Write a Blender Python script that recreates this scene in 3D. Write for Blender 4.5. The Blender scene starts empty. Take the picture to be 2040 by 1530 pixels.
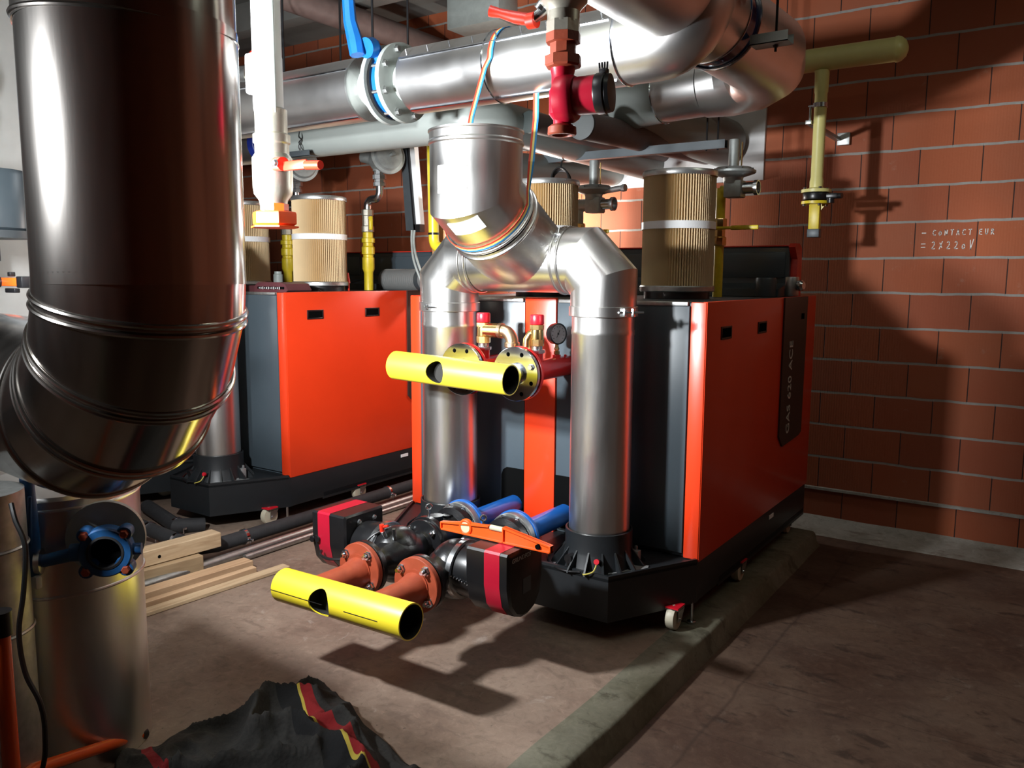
import bpy, bmesh, math, random
from mathutils import Vector, Matrix, noise
random.seed(7)
S = bpy.context.scene
COL = S.collection
R = math.radians
PI = math.pi

# ------------------------------------------------------------------ camera, world, lights, exposure
cd = bpy.data.cameras.new('camera'); cam = bpy.data.objects.new('camera', cd); COL.objects.link(cam)
cd.sensor_fit = 'HORIZONTAL'; cd.sensor_width = 36.0; cd.lens = 1649.52/2040*36.0
cd.clip_start = 0.05; cd.clip_end = 60
_y, _p, _r = R(34.2437), R(7.414), R(0.3267)
_f = Vector((-math.sin(_y)*math.cos(_p), math.cos(_y)*math.cos(_p), -math.sin(_p)))
_rt = Vector((math.cos(_y), math.sin(_y), 0)); _up = _rt.cross(_f)
_r2 = _rt*math.cos(_r)+_up*math.sin(_r); _u2 = -_rt*math.sin(_r)+_up*math.cos(_r)
cam.matrix_world = Matrix(((_r2.x, _u2.x, -_f.x, 0), (_r2.y, _u2.y, -_f.y, 0), (_r2.z, _u2.z, -_f.z, 1.5), (0, 0, 0, 1)))
S.camera = cam

w = bpy.data.worlds.new('world'); S.world = w; w.use_nodes = True
w.node_tree.nodes['Background'].inputs[0].default_value = (0.65, 0.6, 0.52, 1)
w.node_tree.nodes['Background'].inputs[1].default_value = 0.028

def area(name, loc, target, size, power, col, sizey=None, spread=180):
    l = bpy.data.lights.new(name, 'AREA'); l.energy = power; l.color = col
    l.shape = 'RECTANGLE'; l.size = size; l.size_y = sizey or size; l.spread = R(spread)
    o = bpy.data.objects.new(name, l); COL.objects.link(o); o.location = loc
    o.rotation_euler = (Vector(target)-Vector(loc)).to_track_quat('-Z', 'Y').to_euler()
    return o
area('work_lamp_light', (-2.42, 1.0, 1.77), (-1.8, 3.3, 1.7), 0.15, 112, (0.93, 0.97, 1.0), 0.12, 172)
for _i, _x in enumerate((-2.30, -2.21)): area('twin_work_lamp_light', (_x, -0.05, 1.93), (_x+0.5, 4.0, 1.75), 0.09, 30, (0.93, 0.97, 1.0), 0.13, 110)
def point(name, loc, power, rad, col):
    l = bpy.data.lights.new(name, 'POINT'); l.energy = power; l.shadow_soft_size = rad; l.color = col
    o = bpy.data.objects.new(name, l); COL.objects.link(o); o.location = loc; return o
point('rear_lamp_light', (-3.03, 4.86, 1.85), 42, 0.05, (1.0, 0.97, 0.9))
area('ceiling_tube_light', (-1.6, 1.4, 3.3), (-1.6, 1.4, 0), 1.3, 8, (0.93, 1.0, 0.82), 0.06)
area('ceiling_tube_light_rear', (0.6, 3.4, 3.3), (0.6, 3.4, 0), 1.3, 7, (0.93, 1.0, 0.82), 0.06)

S.view_settings.view_transform = 'Standard'
S.view_settings.look = 'None'
S.view_settings.exposure = 0.0
S.view_settings.gamma = 1.0
S.view_settings.use_curve_mapping = False

# ------------------------------------------------------------------ materials
def mat(name, col, rough=0.5, metal=0.0, var=0.0, vscale=8.0, bump=0.0, bscale=60.0, coat=0.0, aniso=0.0, col2=None, stretch=(1, 1, 1), spec=0.5, sub=0.0, rvar=0.0):
    m = bpy.data.materials.new(name); m.use_nodes = True
    nt = m.node_tree; b = nt.nodes['Principled BSDF']
    b.inputs['Base Color'].default_value = (*col, 1); b.inputs['Roughness'].default_value = rough
    b.inputs['Metallic'].default_value = metal; b.inputs['Specular IOR Level'].default_value = spec
    b.inputs['Coat Weight'].default_value = coat; b.inputs['Coat Roughness'].default_value = 0.1
    b.inputs['Anisotropic'].default_value = aniso
    tc = nt.nodes.new('ShaderNodeTexCoord'); mp = nt.nodes.new('ShaderNodeMapping'); mp.inputs['Scale'].default_value = stretch
    nt.links.new(tc.outputs['Object'], mp.inputs[0])
    if var or col2 or rvar:
        n = nt.nodes.new('ShaderNodeTexNoise'); n.inputs['Scale'].default_value = vscale; n.inputs['Detail'].default_value = 5
        nt.links.new(mp.outputs[0], n.inputs['Vector'])
        if var or col2:
            r = nt.nodes.new('ShaderNodeValToRGB')
            c2 = col2 or tuple(min(1, c*(1+var)) for c in col); c1 = col if col2 else tuple(c*(1-var) for c in col)
            r.color_ramp.elements[0].position = 0.3; r.color_ramp.elements[1].position = 0.7
            r.color_ramp.elements[0].color = (*c1, 1); r.color_ramp.elements[1].color = (*c2, 1)
            nt.links.new(n.outputs[0], r.inputs[0]); nt.links.new(r.outputs[0], b.inputs['Base Color'])
        if rvar:
            mr = nt.nodes.new('ShaderNodeMapRange'); mr.inputs[3].default_value = rough-rvar; mr.inputs[4].default_value = rough+rvar
            nt.links.new(n.outputs[0], mr.inputs[0]); nt.links.new(mr.outputs[0], b.inputs['Roughness'])
    if bump:
        n2 = nt.nodes.new('ShaderNodeTexNoise'); n2.inputs['Scale'].default_value = bscale; n2.inputs['Detail'].default_value = 4
        nt.links.new(mp.outputs[0], n2.inputs['Vector'])
        bp = nt.nodes.new('ShaderNodeBump'); bp.inputs['Strength'].default_value = bump; bp.inputs['Distance'].default_value = 0.01
        nt.links.new(n2.outputs[0], bp.inputs['Height']); nt.links.new(bp.outputs[0], b.inputs['Normal'])
    return m
M = {}
M['steel'] = mat('stainless_steel', (0.70, 0.69, 0.67), 0.33, 1, 0.05, 6, 0.02, 30, stretch=(3, 3, 0.6), rvar=0.05)
M['steel_dark'] = mat('duct_steel', (0.50, 0.47, 0.44), 0.17, 1, 0.04, 6, 0.012, 25, stretch=(3, 3, 0.4), rvar=0.03)
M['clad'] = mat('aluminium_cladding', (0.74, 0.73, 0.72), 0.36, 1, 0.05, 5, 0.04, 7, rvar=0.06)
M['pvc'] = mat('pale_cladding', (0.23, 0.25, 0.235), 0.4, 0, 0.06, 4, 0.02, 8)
M['zinc'] = mat('zinc', (0.62, 0.64, 0.66), 0.25, 1, 0.1, 30)
M['chrome'] = mat('bright_zinc', (0.75, 0.79, 0.85), 0.16, 1, 0.06, 12, rvar=0.05)
M['galv'] = mat('galvanised', (0.45, 0.46, 0.45), 0.45, 1, 0.15, 40)
M['greyiron'] = mat('grey_painted_iron', (0.33, 0.36, 0.34), 0.45, 0, 0.08, 30)
M['alu_cast'] = mat('cast_aluminium', (0.35, 0.37, 0.36), 0.5, 0.6, 0.1, 40, 0.05, 120)
M['red'] = mat('red_enamel', (0.70, 0.042, 0.008), 0.34, 0, 0.05, 3, coat=0.15)
M['redlid'] = mat('red_plastic', (0.62, 0.03, 0.014), 0.35)
M['slate'] = mat('slate_grey_enamel', (0.052, 0.068, 0.08), 0.34, 0, 0.05, 6)
M['base'] = mat('black_base_plastic', (0.012, 0.014, 0.016), 0.42, 0, 0.1, 20, 0.02, 200)
M['black'] = mat('black_plastic', (0.008, 0.008, 0.009), 0.33, 0, 0.1, 30)
M['blackiron'] = mat('black_cast_iron', (0.008, 0.008, 0.009), 0.3, 0, 0.1, 40, 0.06, 150)
M['rubber'] = mat('rubber_insulation', (0.02, 0.02, 0.022), 0.75, 0, 0.2, 30, 0.1, 90)
M['dark'] = mat('dark_opening', (0.004, 0.004, 0.004), 0.9, spec=0.0)  # flat black that paints the shade inside openings; gaskets use it too
M['plaque'] = mat('brown_grey_plaque', (0.035, 0.025, 0.021), 0.4)
M['yellow'] = mat('yellow_pipe_paint', (0.92, 0.73, 0.03), 0.40, 0, 0.03, 9, 0.02, 60, stretch=(0.3, 1, 1), coat=1.0)
M['yellow'].node_tree.nodes['Principled BSDF'].inputs['Coat Roughness'].default_value = 0.38
M['gasyellow'] = mat('gas_yellow_paint', (0.62, 0.47, 0.02), 0.4, 0, 0.12, 25)
M['cream'] = mat('cream_yellow_paint', (0.60, 0.54, 0.20), 0.4, 0, 0.06, 10)
M['bore_black'] = mat('pipe_inside', (0.012, 0.011, 0.009), 0.8)  # near-black for the inner wall of the open yellow pipes
M['primer'] = mat('red_oxide_primer', (0.29, 0.05, 0.02), 0.5, 0, 0.12, 30, 0.05, 120)
M['redpipe'] = mat('red_pipe_gloss', (0.50, 0.012, 0.012), 0.22, 0, 0.05, 20, coat=0.3)
M['bluepipe'] = mat('blue_pipe_paint', (0.012, 0.12, 0.46), 0.34, 0, 0.08, 20, coat=0.2)
M['bluevalve'] = mat('blue_valve_paint', (0.008, 0.12, 0.40), 0.35, 0, 0.08, 25, 0.03, 90)
M['pumpred'] = mat('crimson_pump_paint', (0.42, 0.008, 0.028), 0.33, 0, 0.05, 20)
M['brass'] = mat('brass', (0.78, 0.56, 0.24), 0.25, 1, 0.08, 40)
M['bronze'] = mat('bronze', (0.62, 0.48, 0.30), 0.35, 1, 0.08, 40, 0.04, 90)
M['nickel'] = mat('dull_nickel_brass', (0.60, 0.57, 0.48), 0.38, 0.85, 0.08, 30, 0.04, 80)
M['handlered'] = mat('red_handle', (0.75, 0.03, 0.012), 0.35)
M['capred'] = mat('red_cap', (0.55, 0.008, 0.02), 0.35)
M['orange'] = mat('orange_paint', (0.85, 0.10, 0.012), 0.35, 0, 0.05, 10)
M['stand'] = mat('orange_stand_paint', (0.70, 0.09, 0.015), 0.22, 0, 0.05, 10, coat=0.3)
M['white'] = mat('white_label', (0.8, 0.8, 0.8), 0.5)
M['whitepipe'] = mat('white_insulation', (0.72, 0.73, 0.71), 0.5, 0, 0.05, 10)
M['plaster'] = mat('white_plaster', (0.62, 0.61, 0.60), 0.8, 0, 0.05, 5, 0.05, 20)
M['concrete'] = mat('dark_ceiling_concrete', (0.16, 0.155, 0.14), 0.85, 0, 0.15, 3, 0.1, 20)
M['wheel'] = mat('cream_wheel', (0.50, 0.45, 0.34), 0.5, 0, 0.1, 20)
M['bracket'] = mat('grey_bracket', (0.30, 0.31, 0.31), 0.45, 0.4, 0.05, 20)
M['chan'] = mat('grey_blue_channel', (0.055, 0.065, 0.072), 0.45, 0.2, 0.08, 20)
M['maroon'] = mat('maroon_plastic', (0.10, 0.03, 0.035), 0.45, 0, 0.2, 8)
M['chalk'] = mat('chalk', (0.62, 0.58, 0.54), 0.9)
M['ivory'] = mat('silver_lettering', (0.55, 0.54, 0.50), 0.5)
M['dial'] = mat('gauge_dial', (0.30, 0.30, 0.31), 0.4)
M['bellows'] = mat('grey_bellows', (0.13, 0.13, 0.125), 0.6)
M['glass'] = mat('vial_glass', (0.55, 0.55, 0.38), 0.15)
M['strapred'] = mat('strap_red', (0.62, 0.05, 0.02), 0.6)
M['strapyel'] = mat('strap_yellow', (0.85, 0.68, 0.2), 0.6)
M['strapblue'] = mat('strap_blue', (0.02, 0.22, 0.5), 0.6)
M['blueold'] = mat('worn_blue_paint', (0.012, 0.085, 0.24), 0.45, 0, 0.2, 30, 0.04, 90)
M['navy'] = mat('navy_band', (0.01, 0.02, 0.16), 0.35)
M['inkband'] = mat('ink_blue_band', (0.006, 0.012, 0.05), 0.12)
M['wire'] = mat('black_cable', (0.006, 0.006, 0.006), 0.45)
M['ygwire'] = mat('earth_wire', (0.5, 0.42, 0.08), 0.5)
M['peach'] = mat('copper_buff_wood', (0.50, 0.27, 0.12), 0.7, 0, 0.1, 10)

def wood(name, c1, c2):
    m = bpy.data.materials.new(name); m.use_nodes = True; nt = m.node_tree; b = nt.nodes['Principled BSDF']; b.inputs['Roughness'].default_value = 0.65
    tc = nt.nodes.new('ShaderNodeTexCoord'); mp = nt.nodes.new('ShaderNodeMapping'); mp.inputs['Scale'].default_value = (28, 1.2, 28)
    n = nt.nodes.new('ShaderNodeTexNoise'); n.inputs['Scale'].default_value = 2.0; n.inputs['Detail'].default_value = 6; n.inputs['Distortion'].default_value = 0.6
    r = nt.nodes.new('ShaderNodeValToRGB'); r.color_ramp.elements[0].color = (*c1, 1); r.color_ramp.elements[1].color = (*c2, 1)
    r.color_ramp.elements[0].position = 0.3; r.color_ramp.elements[1].position = 0.7
    nt.links.new(tc.outputs['Object'], mp.inputs[0]); nt.links.new(mp.outputs[0], n.inputs['Vector']); nt.links.new(n.outputs[0], r.inputs[0]); nt.links.new(r.outputs[0], b.inputs['Base Color'])
    return m
M['wood'] = wood('pale_pine', (0.42, 0.28, 0.16), (0.58, 0.43, 0.27))
M['wood2'] = wood('brown_pine', (0.30, 0.20, 0.11), (0.40, 0.28, 0.16))
M['wood3'] = wood('orange_pine', (0.44, 0.27, 0.15), (0.60, 0.40, 0.24))

class NT:
    """small helper for node maths"""
    def __init__(s, nt): s.nt = nt
    def m(s, op, a, b=None, c=None, clamp=False):
        n = s.nt.nodes.new('ShaderNodeMath'); n.operation = op; n.use_clamp = clamp
        for i, v in enumerate((a, b, c)):
            if v is None: continue
            if isinstance(v, (int, float)): n.inputs[i].default_value = v
            else: s.nt.links.new(v, n.inputs[i])
        return n.outputs[0]
    def mix(s, f, a, b):
        n = s.nt.nodes.new('ShaderNodeMix'); n.data_type = 'RGBA'
        if isinstance(f, (int, float)): n.inputs[0].default_value = f
        else: s.nt.links.new(f, n.inputs[0])
        for i, v in ((6, a), (7, b)):
            if isinstance(v, tuple): n.inputs[i].default_value = (*v, 1)
            else: s.nt.links.new(v, n.inputs[i])
        return n.outputs[2]
    def noise(s, vec, scale, detail=5, rough=0.5, dist=0.0):
        n = s.nt.nodes.new('ShaderNodeTexNoise'); n.inputs['Scale'].default_value = scale; n.inputs['Detail'].default_value = detail
        n.inputs['Roughness'].default_value = rough; n.inputs['Distortion'].default_value = dist
        s.nt.links.new(vec, n.inputs['Vector']); return n.outputs[0]
    def ramp(s, v, p0, p1):
        n = s.nt.nodes.new('ShaderNodeMapRange'); n.interpolation_type = 'SMOOTHSTEP'; n.inputs[1].default_value = p0; n.inputs[2].default_value = p1
        s.nt.links.new(v, n.inputs[0]); return n.outputs[0]

def brick_mat(axis):
    m = bpy.data.materials.new('hollow_brick_'+axis); m.use_nodes = True; nt = m.node_tree; b = nt.nodes['Principled BSDF']; b.inputs['Roughness'].default_value = 0.8
    h = NT(nt); tc = nt.nodes.new('ShaderNodeTexCoord'); sp = nt.nodes.new('ShaderNodeSeparateXYZ'); nt.links.new(tc.outputs['Object'], sp.inputs[0])
    P = tc.outputs['Object']
    U = sp.outputs[0] if axis == 'x' else sp.outputs[1]; Z = sp.outputs[2]
    wob = h.m('MULTIPLY', h.m('SUBTRACT', h.noise(P, 6, 3), 0.5), 0.016)
    zr = h.m('DIVIDE', h.m('ADD', h.m('SUBTRACT', Z, 0.015), wob), 0.2)
    row = h.m('FLOOR', zr); zf = h.m('FRACT', zr)
    zd = h.m('MINIMUM', zf, h.m('SUBTRACT', 1.0, zf))            # distance to course line (0..0.5)
    mort = h.m('SUBTRACT', 1.0, h.ramp(zd, 0.026, 0.042))
    sh = h.m('MULTIPLY', h.m('MODULO', row, 2.0), 0.5)
    rnd = nt.nodes.new('ShaderNodeTexWhiteNoise'); rnd.noise_dimensions = '1D'; nt.links.new(row, rnd.inputs['W'])
    jit = h.m('MULTIPLY', h.m('SUBTRACT', rnd.outputs[0], 0.5), 0.06)
    ur = h.m('ADD', h.m('ADD', h.m('DIVIDE', h.m('ADD', U, 1.2504+0.1538), 0.3077), sh), jit)
    col = h.m('FLOOR', ur); uf = h.m('FRACT', ur); ud = h.m('MINIMUM', uf, h.m('SUBTRACT', 1.0, uf))
    jn = h.m('SUBTRACT', 1.0, h.ramp(ud, 0.005, 0.012))
    wn = nt.nodes.new('ShaderNodeTexWhiteNoise'); wn.noise_dimensions = '2D'; cb = nt.nodes.new('ShaderNodeCombineXYZ')
    nt.links.new(col, cb.inputs[0]); nt.links.new(row, cb.inputs[1]); nt.links.new(cb.outputs[0], wn.inputs['Vector'])
    base = h.mix(wn.outputs[0], (0.34, 0.082, 0.026), (0.27, 0.062, 0.024))
    base = h.mix(h.m('MULTIPLY', h.ramp(h.noise(P, 2.5, 4), 0.35, 0.75), 0.4), base, (0.30, 0.10, 0.05))
    stain = h.m('MULTIPLY', h.ramp(h.noise(P, 7, 6, 0.7), 0.63, 0.78), 0.35)
    base = h.mix(stain, base, (0.42, 0.33, 0.26))
    base = h.mix(jn, base, (0.02, 0.008, 0.006))
    mcol = h.mix(h.noise(P, 30, 3), (0.22, 0.20, 0.18), (0.33, 0.31, 0.28))
    base = h.mix(mort, base, mcol)
    nt.links.new(base, b.inputs['Base Color'])
    ribs = nt.nodes.new('ShaderNodeTexWave'); ribs.inputs['Scale'].default_value = 22; ribs.inputs['Distortion'].default_value = 0.5
    ribs.bands_direction = 'X' if axis == 'x' else 'Y'; nt.links.new(P, ribs.inputs['Vector'])
    hgt = h.m('ADD', h.m('MULTIPLY', ribs.outputs['Fac'], 0.06), h.m('MULTIPLY', h.noise(P, 60, 4), 0.2))
    hgt = h.m('SUBTRACT', hgt, h.m('MULTIPLY', jn, 1.5)); hgt = h.m('SUBTRACT', hgt, h.m('MULTIPLY', mort, 0.25))
    bp = nt.nodes.new('ShaderNodeBump'); bp.inputs['Strength'].default_value = 0.5; bp.inputs['Distance'].default_value = 0.006
    nt.links.new(hgt, bp.inputs['Height']); nt.links.new(bp.outputs[0], b.inputs['Normal'])
    return m
M['brick'] = brick_mat('x'); M['bricky'] = brick_mat('y')

def floor_mat(name, c0, c1, blot, pale, r0=0.45, r1=0.8, palemin=0.6, dark=0.8, lines=False):
    m = bpy.data.materials.new(name); m.use_nodes = True; nt = m.node_tree; b = nt.nodes['Principled BSDF']; h = NT(nt)
    tc = nt.nodes.new('ShaderNodeTexCoord'); P = tc.outputs['Object']
    mp = nt.nodes.new('ShaderNodeMapping'); mp.inputs['Scale'].default_value = (1, 2.2, 1); nt.links.new(P, mp.inputs[0])
    base = h.mix(h.ramp(h.noise(P, 2.2, 8, 0.6, 0.3), 0.35, 0.65), c0, c1)
    base = h.mix(h.m('MULTIPLY', h.ramp(h.noise(mp.outputs[0], 5.0, 6, 0.65, 0.4), 0.56, 0.66), dark), base, blot)
    base = h.mix(h.m('MULTIPLY', h.ramp(h.noise(P, 9, 7, 0.7, 0.6), palemin, 0.75), 0.55), base, pale)
    fine = h.noise(P, 22, 8, 0.7, 0.8); base = h.mix(h.m('MULTIPLY', h.ramp(fine, 0.5, 0.7), 0.35), base, tuple(c*1.5 for c in c1)); base = h.mix(h.m('MULTIPLY', h.ramp(fine, 0.5, 0.3), 0.45), base, tuple(c*0.5 for c in c0))
    if lines:
        sp = nt.nodes.new('ShaderNodeSeparateXYZ'); nt.links.new(P, sp.inputs[0])
        wb = h.m('MULTIPLY', h.noise(P, 3, 3), 0.05)
        for ax, per in ((1, 0.42), (0, 0.9)):
            fr = h.m('FRACT', h.m('DIVIDE', h.m('ADD', sp.outputs[ax], wb), per)); dd = h.m('MINIMUM', fr, h.m('SUBTRACT', 1.0, fr))
            base = h.mix(h.m('MULTIPLY', h.m('SUBTRACT', 1.0, h.ramp(dd, 0.0, 0.012)), 0.45), base, blot)
    spk = h.m('MULTIPLY', h.ramp(h.noise(P, 60, 2), 0.72, 0.76), 0.6); base = h.mix(spk, base, tuple(c*0.3 for c in c0))
    nt.links.new(base, b.inputs['Base Color'])
    rr = nt.nodes.new('ShaderNodeMapRange'); rr.inputs[3].default_value = r0; rr.inputs[4].default_value = r1; nt.links.new(h.noise(P, 4, 5), rr.inputs[0]); nt.links.new(rr.outputs[0], b.inputs['Roughness'])
    bp = nt.nodes.new('ShaderNodeBump'); bp.inputs['Strength'].default_value = 0.35; bp.inputs['Distance'].default_value = 0.006
    nt.links.new(h.noise(P, 25, 6, 0.6), bp.inputs['Height']); nt.links.new(bp.outputs[0], b.inputs['Normal'])
    return m
M['plinth'] = floor_mat('worn_painted_floor', (0.18, 0.12, 0.088), (0.25, 0.18, 0.135), (0.125, 0.085, 0.064), (0.42, 0.36, 0.31), dark=0.5, palemin=0.6)
M['floor'] = floor_mat('dark_red_brown_floor', (0.055, 0.028, 0.018), (0.094, 0.057, 0.038), (0.022, 0.012, 0.008), (0.18, 0.145, 0.115), dark=0.75, palemin=0.6, lines=True)
M['kerb'] = floor_mat('mossy_concrete', (0.095, 0.09, 0.055), (0.16, 0.15, 0.11), (0.06, 0.055, 0.035), (0.30, 0.29, 0.24))
M['cove'] = floor_mat('grey_cement', (0.19, 0.18, 0.155), (0.27, 0.26, 0.235), (0.13, 0.10, 0.08), (0.5, 0.48, 0.44), palemin=0.64)

# ------------------------------------------------------------------ mesh helpers
def frame(d):
    d = Vector(d).normalized()
    a = Vector((0, 0, 1)) if abs(d.z) < 0.9 else Vector((1, 0, 0))
    x = a.cross(d).normalized(); y = d.cross(x).normalized()
    return x, y, d
ORG = {}
EACH = {'bolt', 'nut', 'flange_bolt', 'screw', 'head_screw', 'bead', 'seam_bead', 'seam_screw', 'rod', 'tie_wire', 'boss', 'cable_gland', 'seam_ring', 'rusty_bolt', 'end_cheek', 'cable', 'collar', 'band', 'pipe_clip', 'flange', 'terminal_screw', 'clamp_bolt', 'terminal_pin', 'jaw'}
def islands(o, parent):
    """keep touching shells together and give every separate piece an object of its own"""
    me = o.data; n = len(me.vertices); par = list(range(n))
    def find(a):
        while par[a] != a: par[a] = par[par[a]]; a = par[a]
        return a
    for e in me.edges:
        a, b = find(e.vertices[0]), find(e.vertices[1])
        if a != b: par[a] = b
    grp = {}
    for v in me.vertices: grp.setdefault(find(v.index), []).append(v.index)
    boxes = [(k, [min(me.vertices[i].co[c] for i in g)-0.0005 for c in range(3)], [max(me.vertices[i].co[c] for i in g)+0.0005 for c in range(3)]) for k, g in grp.items()]
    rp = {k: k for k in grp}
    def rf(a):
        while rp[a] != a: a = rp[a]
        return a
    big = o.name.split('.')[0] in ('bead', 'seam_ring', 'collar', 'band', 'flange', 'seam_bead')
    if not big:
        for i in range(len(boxes)):
            for j in range(i):
                if all(boxes[i][1][c] <= boxes[j][2][c] and boxes[j][1][c] <= boxes[i][2][c] for c in range(3)): rp[rf(boxes[i][0])] = rf(boxes[j][0])
    sets = {}
    for k, g in grp.items(): sets.setdefault(rf(k), set()).update(g)
    if len(sets) < 2: return
    sets = list(sets.values())
    for k, g in enumerate(sets):
        bm = bmesh.new(); bm.from_mesh(me); bm.verts.ensure_lookup_table()
        bmesh.ops.delete(bm, geom=[v for v in bm.verts if v.index not in g], context='VERTS')
        m2 = bpy.data.meshes.new(me.name); bm.to_mesh(m2); bm.free()
        for mm in me.materials: m2.materials.append(mm)
        q = o if k == 0 else o.copy()
        if k: COL.objects.link(q); q.data = m2; ORG[q.name] = ORG.get(o.name, Vector((0, 0, 0)))
        else: first = m2
    o.data = first
class MB:
    def __init__(s): s.bm = bmesh.new(); s.mi = 0
    def _faces(s, fs):
        for f in fs: f.material_index = s.mi
    def box(s, x0, x1, y0, y1, z0, z1, bev=0.0, rot=None, seg=2):
        c = Vector(((x0+x1)/2, (y0+y1)/2, (z0+z1)/2))
        r = bmesh.ops.create_cube(s.bm, size=1.0)
        vs = r['verts']
        for v in vs: v.co = Vector((v.co.x*(x1-x0), v.co.y*(y1-y0), v.co.z*(z1-z0)))
        fs = list({f for v in vs for f in v.link_faces}); s._faces(fs)
        if bev:
            es = list({e for v in vs for e in v.link_edges})
            q = bmesh.ops.bevel(s.bm, geom=es, offset=bev, segments=seg, affect='EDGES', profile=0.5, clamp_overlap=True)
            vs = list({v for f in q['faces'] for v in f.verts} | {v for v in vs if v.is_valid}); s._faces(q['faces'])
        for v in vs:
            if rot is not None: v.co = rot @ v.co
            v.co += c
        return s
    def cbox(s, c, size, bev=0.0, rot=None):
        return s.box(c[0]-size[0]/2, c[0]+size[0]/2, c[1]-size[1]/2, c[1]+size[1]/2, c[2]-size[2]/2, c[2]+size[2]/2, bev, rot)
    def rings(s, rings, close=True, cap0=True, cap1=True):
        R_ = []
        for ring in rings: R_.append([s.bm.verts.new(p) for p in ring])
        n = len(R_[0])
        for a, b in zip(R_[:-1], R_[1:]):
            for i in range(n if close else n-1):
                j = (i+1) % n
                try: f = s.bm.faces.new((a[i], a[j], b[j], b[i])); f.material_index = s.mi
                except ValueError: pass
        if cap0:
            f = s.bm.faces.new(list(reversed(R_[0]))); f.material_index = s.mi
        if cap1:
            f = s.bm.faces.new(R_[-1]); f.material_index = s.mi
        return s
    def lathe(s, prof, o, axis=(0, 0, 1), n=40, cap0=True, cap1=True):
        x, y, d = frame(axis); o = Vector(o)
        rs = [[o + d*t + x*(r*math.cos(2*PI*i/n)) + y*(r*math.sin(2*PI*i/n)) for i in range(n)] for r, t in prof]
        return s.rings(rs, True, cap0, cap1)
    def tube(s, path, r, n=32, cap=True, hollow=0):
        path = [Vector(p) for p in path]; m = len(path)
        rr = r if isinstance(r, (list, tuple)) else [r]*m
        dirs = [(path[i+1]-path[i]).normalized() for i in range(m-1)]
        x, y, d = frame(dirs[0]); rs = []
        for i in range(m):
            di = dirs[min(i, m-2)]; dp = dirs[max(i-1, 0)]
            if i > 0 and i < m-1:
                q = dp.rotation_difference(di); 
                nrm = (dp+di).normalized()
            else: q = None; nrm = di
            # ring perpendicular to incoming direction, sheared onto the mitre plane
            ring = []
            for k in range(n):
                a = 2*PI*k/n; off = x*(rr[i]*math.cos(a)) + y*(rr[i]*math.sin(a))
                den = dp.dot(nrm)
                if abs(den) > 1e-4: off = off - dp*(off.dot(nrm)/den)
                ring.append(path[i]+off)
            rs.append(ring)
            if q is not None: x = q @ x; y = q @ y
        s.rings(rs, True, cap and not hollow, cap and not hollow)
        if hollow:
            rs2 = []
            for ring, c, ri in zip(rs, path, rr): rs2.append([c+(p-c)*((ri-hollow)/ri) for p in ring])
            s.rings(list(reversed(rs2)), True, False, False)
            s.rings([rs2[0], rs[0]], True, False, False); s.rings([rs[-1], rs2[-1]], True, False, False)
        return s
    def cyl(s, a, b, r, n=32, r2=None, cap=True): 
        return s.tube([a, b], [r, r if r2 is None else r2], n, cap)
    def prism(s, pts, d):
        d = Vector(d); a = [Vector(p) for p in pts]
        return s.rings([a, [p+d for p in a]])
    def torus(s, c, axis, Rr, r, n=48, k=8):
        x, y, d = frame(axis); c = Vector(c); V = []
        for i in range(n):
            a = 2*PI*i/n; u = x*math.cos(a)+y*math.sin(a)
            V.append([s.bm.verts.new(c+u*(Rr+r*math.cos(2*PI*j/k))+d*(r*math.sin(2*PI*j/k))) for j in range(k)])
        for i in range(n):
            for j in range(k):
                f = s.bm.faces.new((V[i][j], V[(i+1) % n][j], V[(i+1) % n][(j+1) % k], V[i][(j+1) % k])); f.material_index = s.mi
        return s
    def bolt(s, c, axis, r=0.011, h=0.012, shank=0.0):
        x, y, d = frame(axis); c = Vector(c)
        s.lathe([(r*1.25, 0), (r*1.25, h*0.15), (r, h*0.16), (r, h*0.85), (r*0.85, h)], c, axis, 6)
        if shank: s.lathe([(r*0.5, h*0.9), (r*0.5, h+shank)], c, axis, 10)
        return s
    def sphere(s, c, r, sc=(1, 1, 1), n=20):
        q = bmesh.ops.create_uvsphere(s.bm, u_segments=n, v_segments=n//2, radius=r)
        for v in q['verts']: v.co = Vector((v.co.x*sc[0], v.co.y*sc[1], v.co.z*sc[2]))+Vector(c)
        s._faces({f for v in q['verts'] for f in v.link_faces}); return s
    def build(s, name, m, parent=None, label=None, sharp=33, recalc=True):
        org = ORG.get(parent.name, Vector((0, 0, 0))) if parent else Vector((0, 0, 0))
        if recalc: bmesh.ops.recalc_face_normals(s.bm, faces=s.bm.faces[:])
        me = bpy.data.meshes.new(name)
        for v in s.bm.verts: v.co -= org
        s.bm.to_mesh(me); s.bm.free()
        for mm in (m if isinstance(m, (list, tuple)) else [m]): me.materials.append(M[mm] if isinstance(mm, str) else mm)
        for p in me.polygons: p.use_smooth = True
        me.set_sharp_from_angle(angle=R(sharp))
        o = bpy.data.objects.new(name, me); COL.objects.link(o)
        if parent: o.parent = parent; ORG[o.name] = org
        if label: o['label'] = label
        if name in EACH: islands(o, parent)
        return o
def thing(name, label, cat, loc=(0, 0, 0), group=None):
    o = bpy.data.objects.new(name, None); COL.objects.link(o); o.location = loc; o.empty_display_size = 0.05
    ORG[o.name] = Vector(loc); tag(o, label, cat, group); return o
def tag(o, label, cat, group=None):
    o['label'] = label; o['category'] = cat
    if group: o['group'] = group
    return o
def struct(o): o['kind'] = 'structure'; return o
def dup(root, delta, label, group=None):
    r = root.copy(); COL.objects.link(r); r.location = Vector(root.location)+Vector(delta); r['label'] = label
    if group: r['group'] = group
    for ch in list(root.children):
        c = ch.copy(); COL.objects.link(c); c.parent = r
        for g in list(ch.children):
            d = g.copy(); COL.objects.link(d); d.parent = c
    return r
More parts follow.
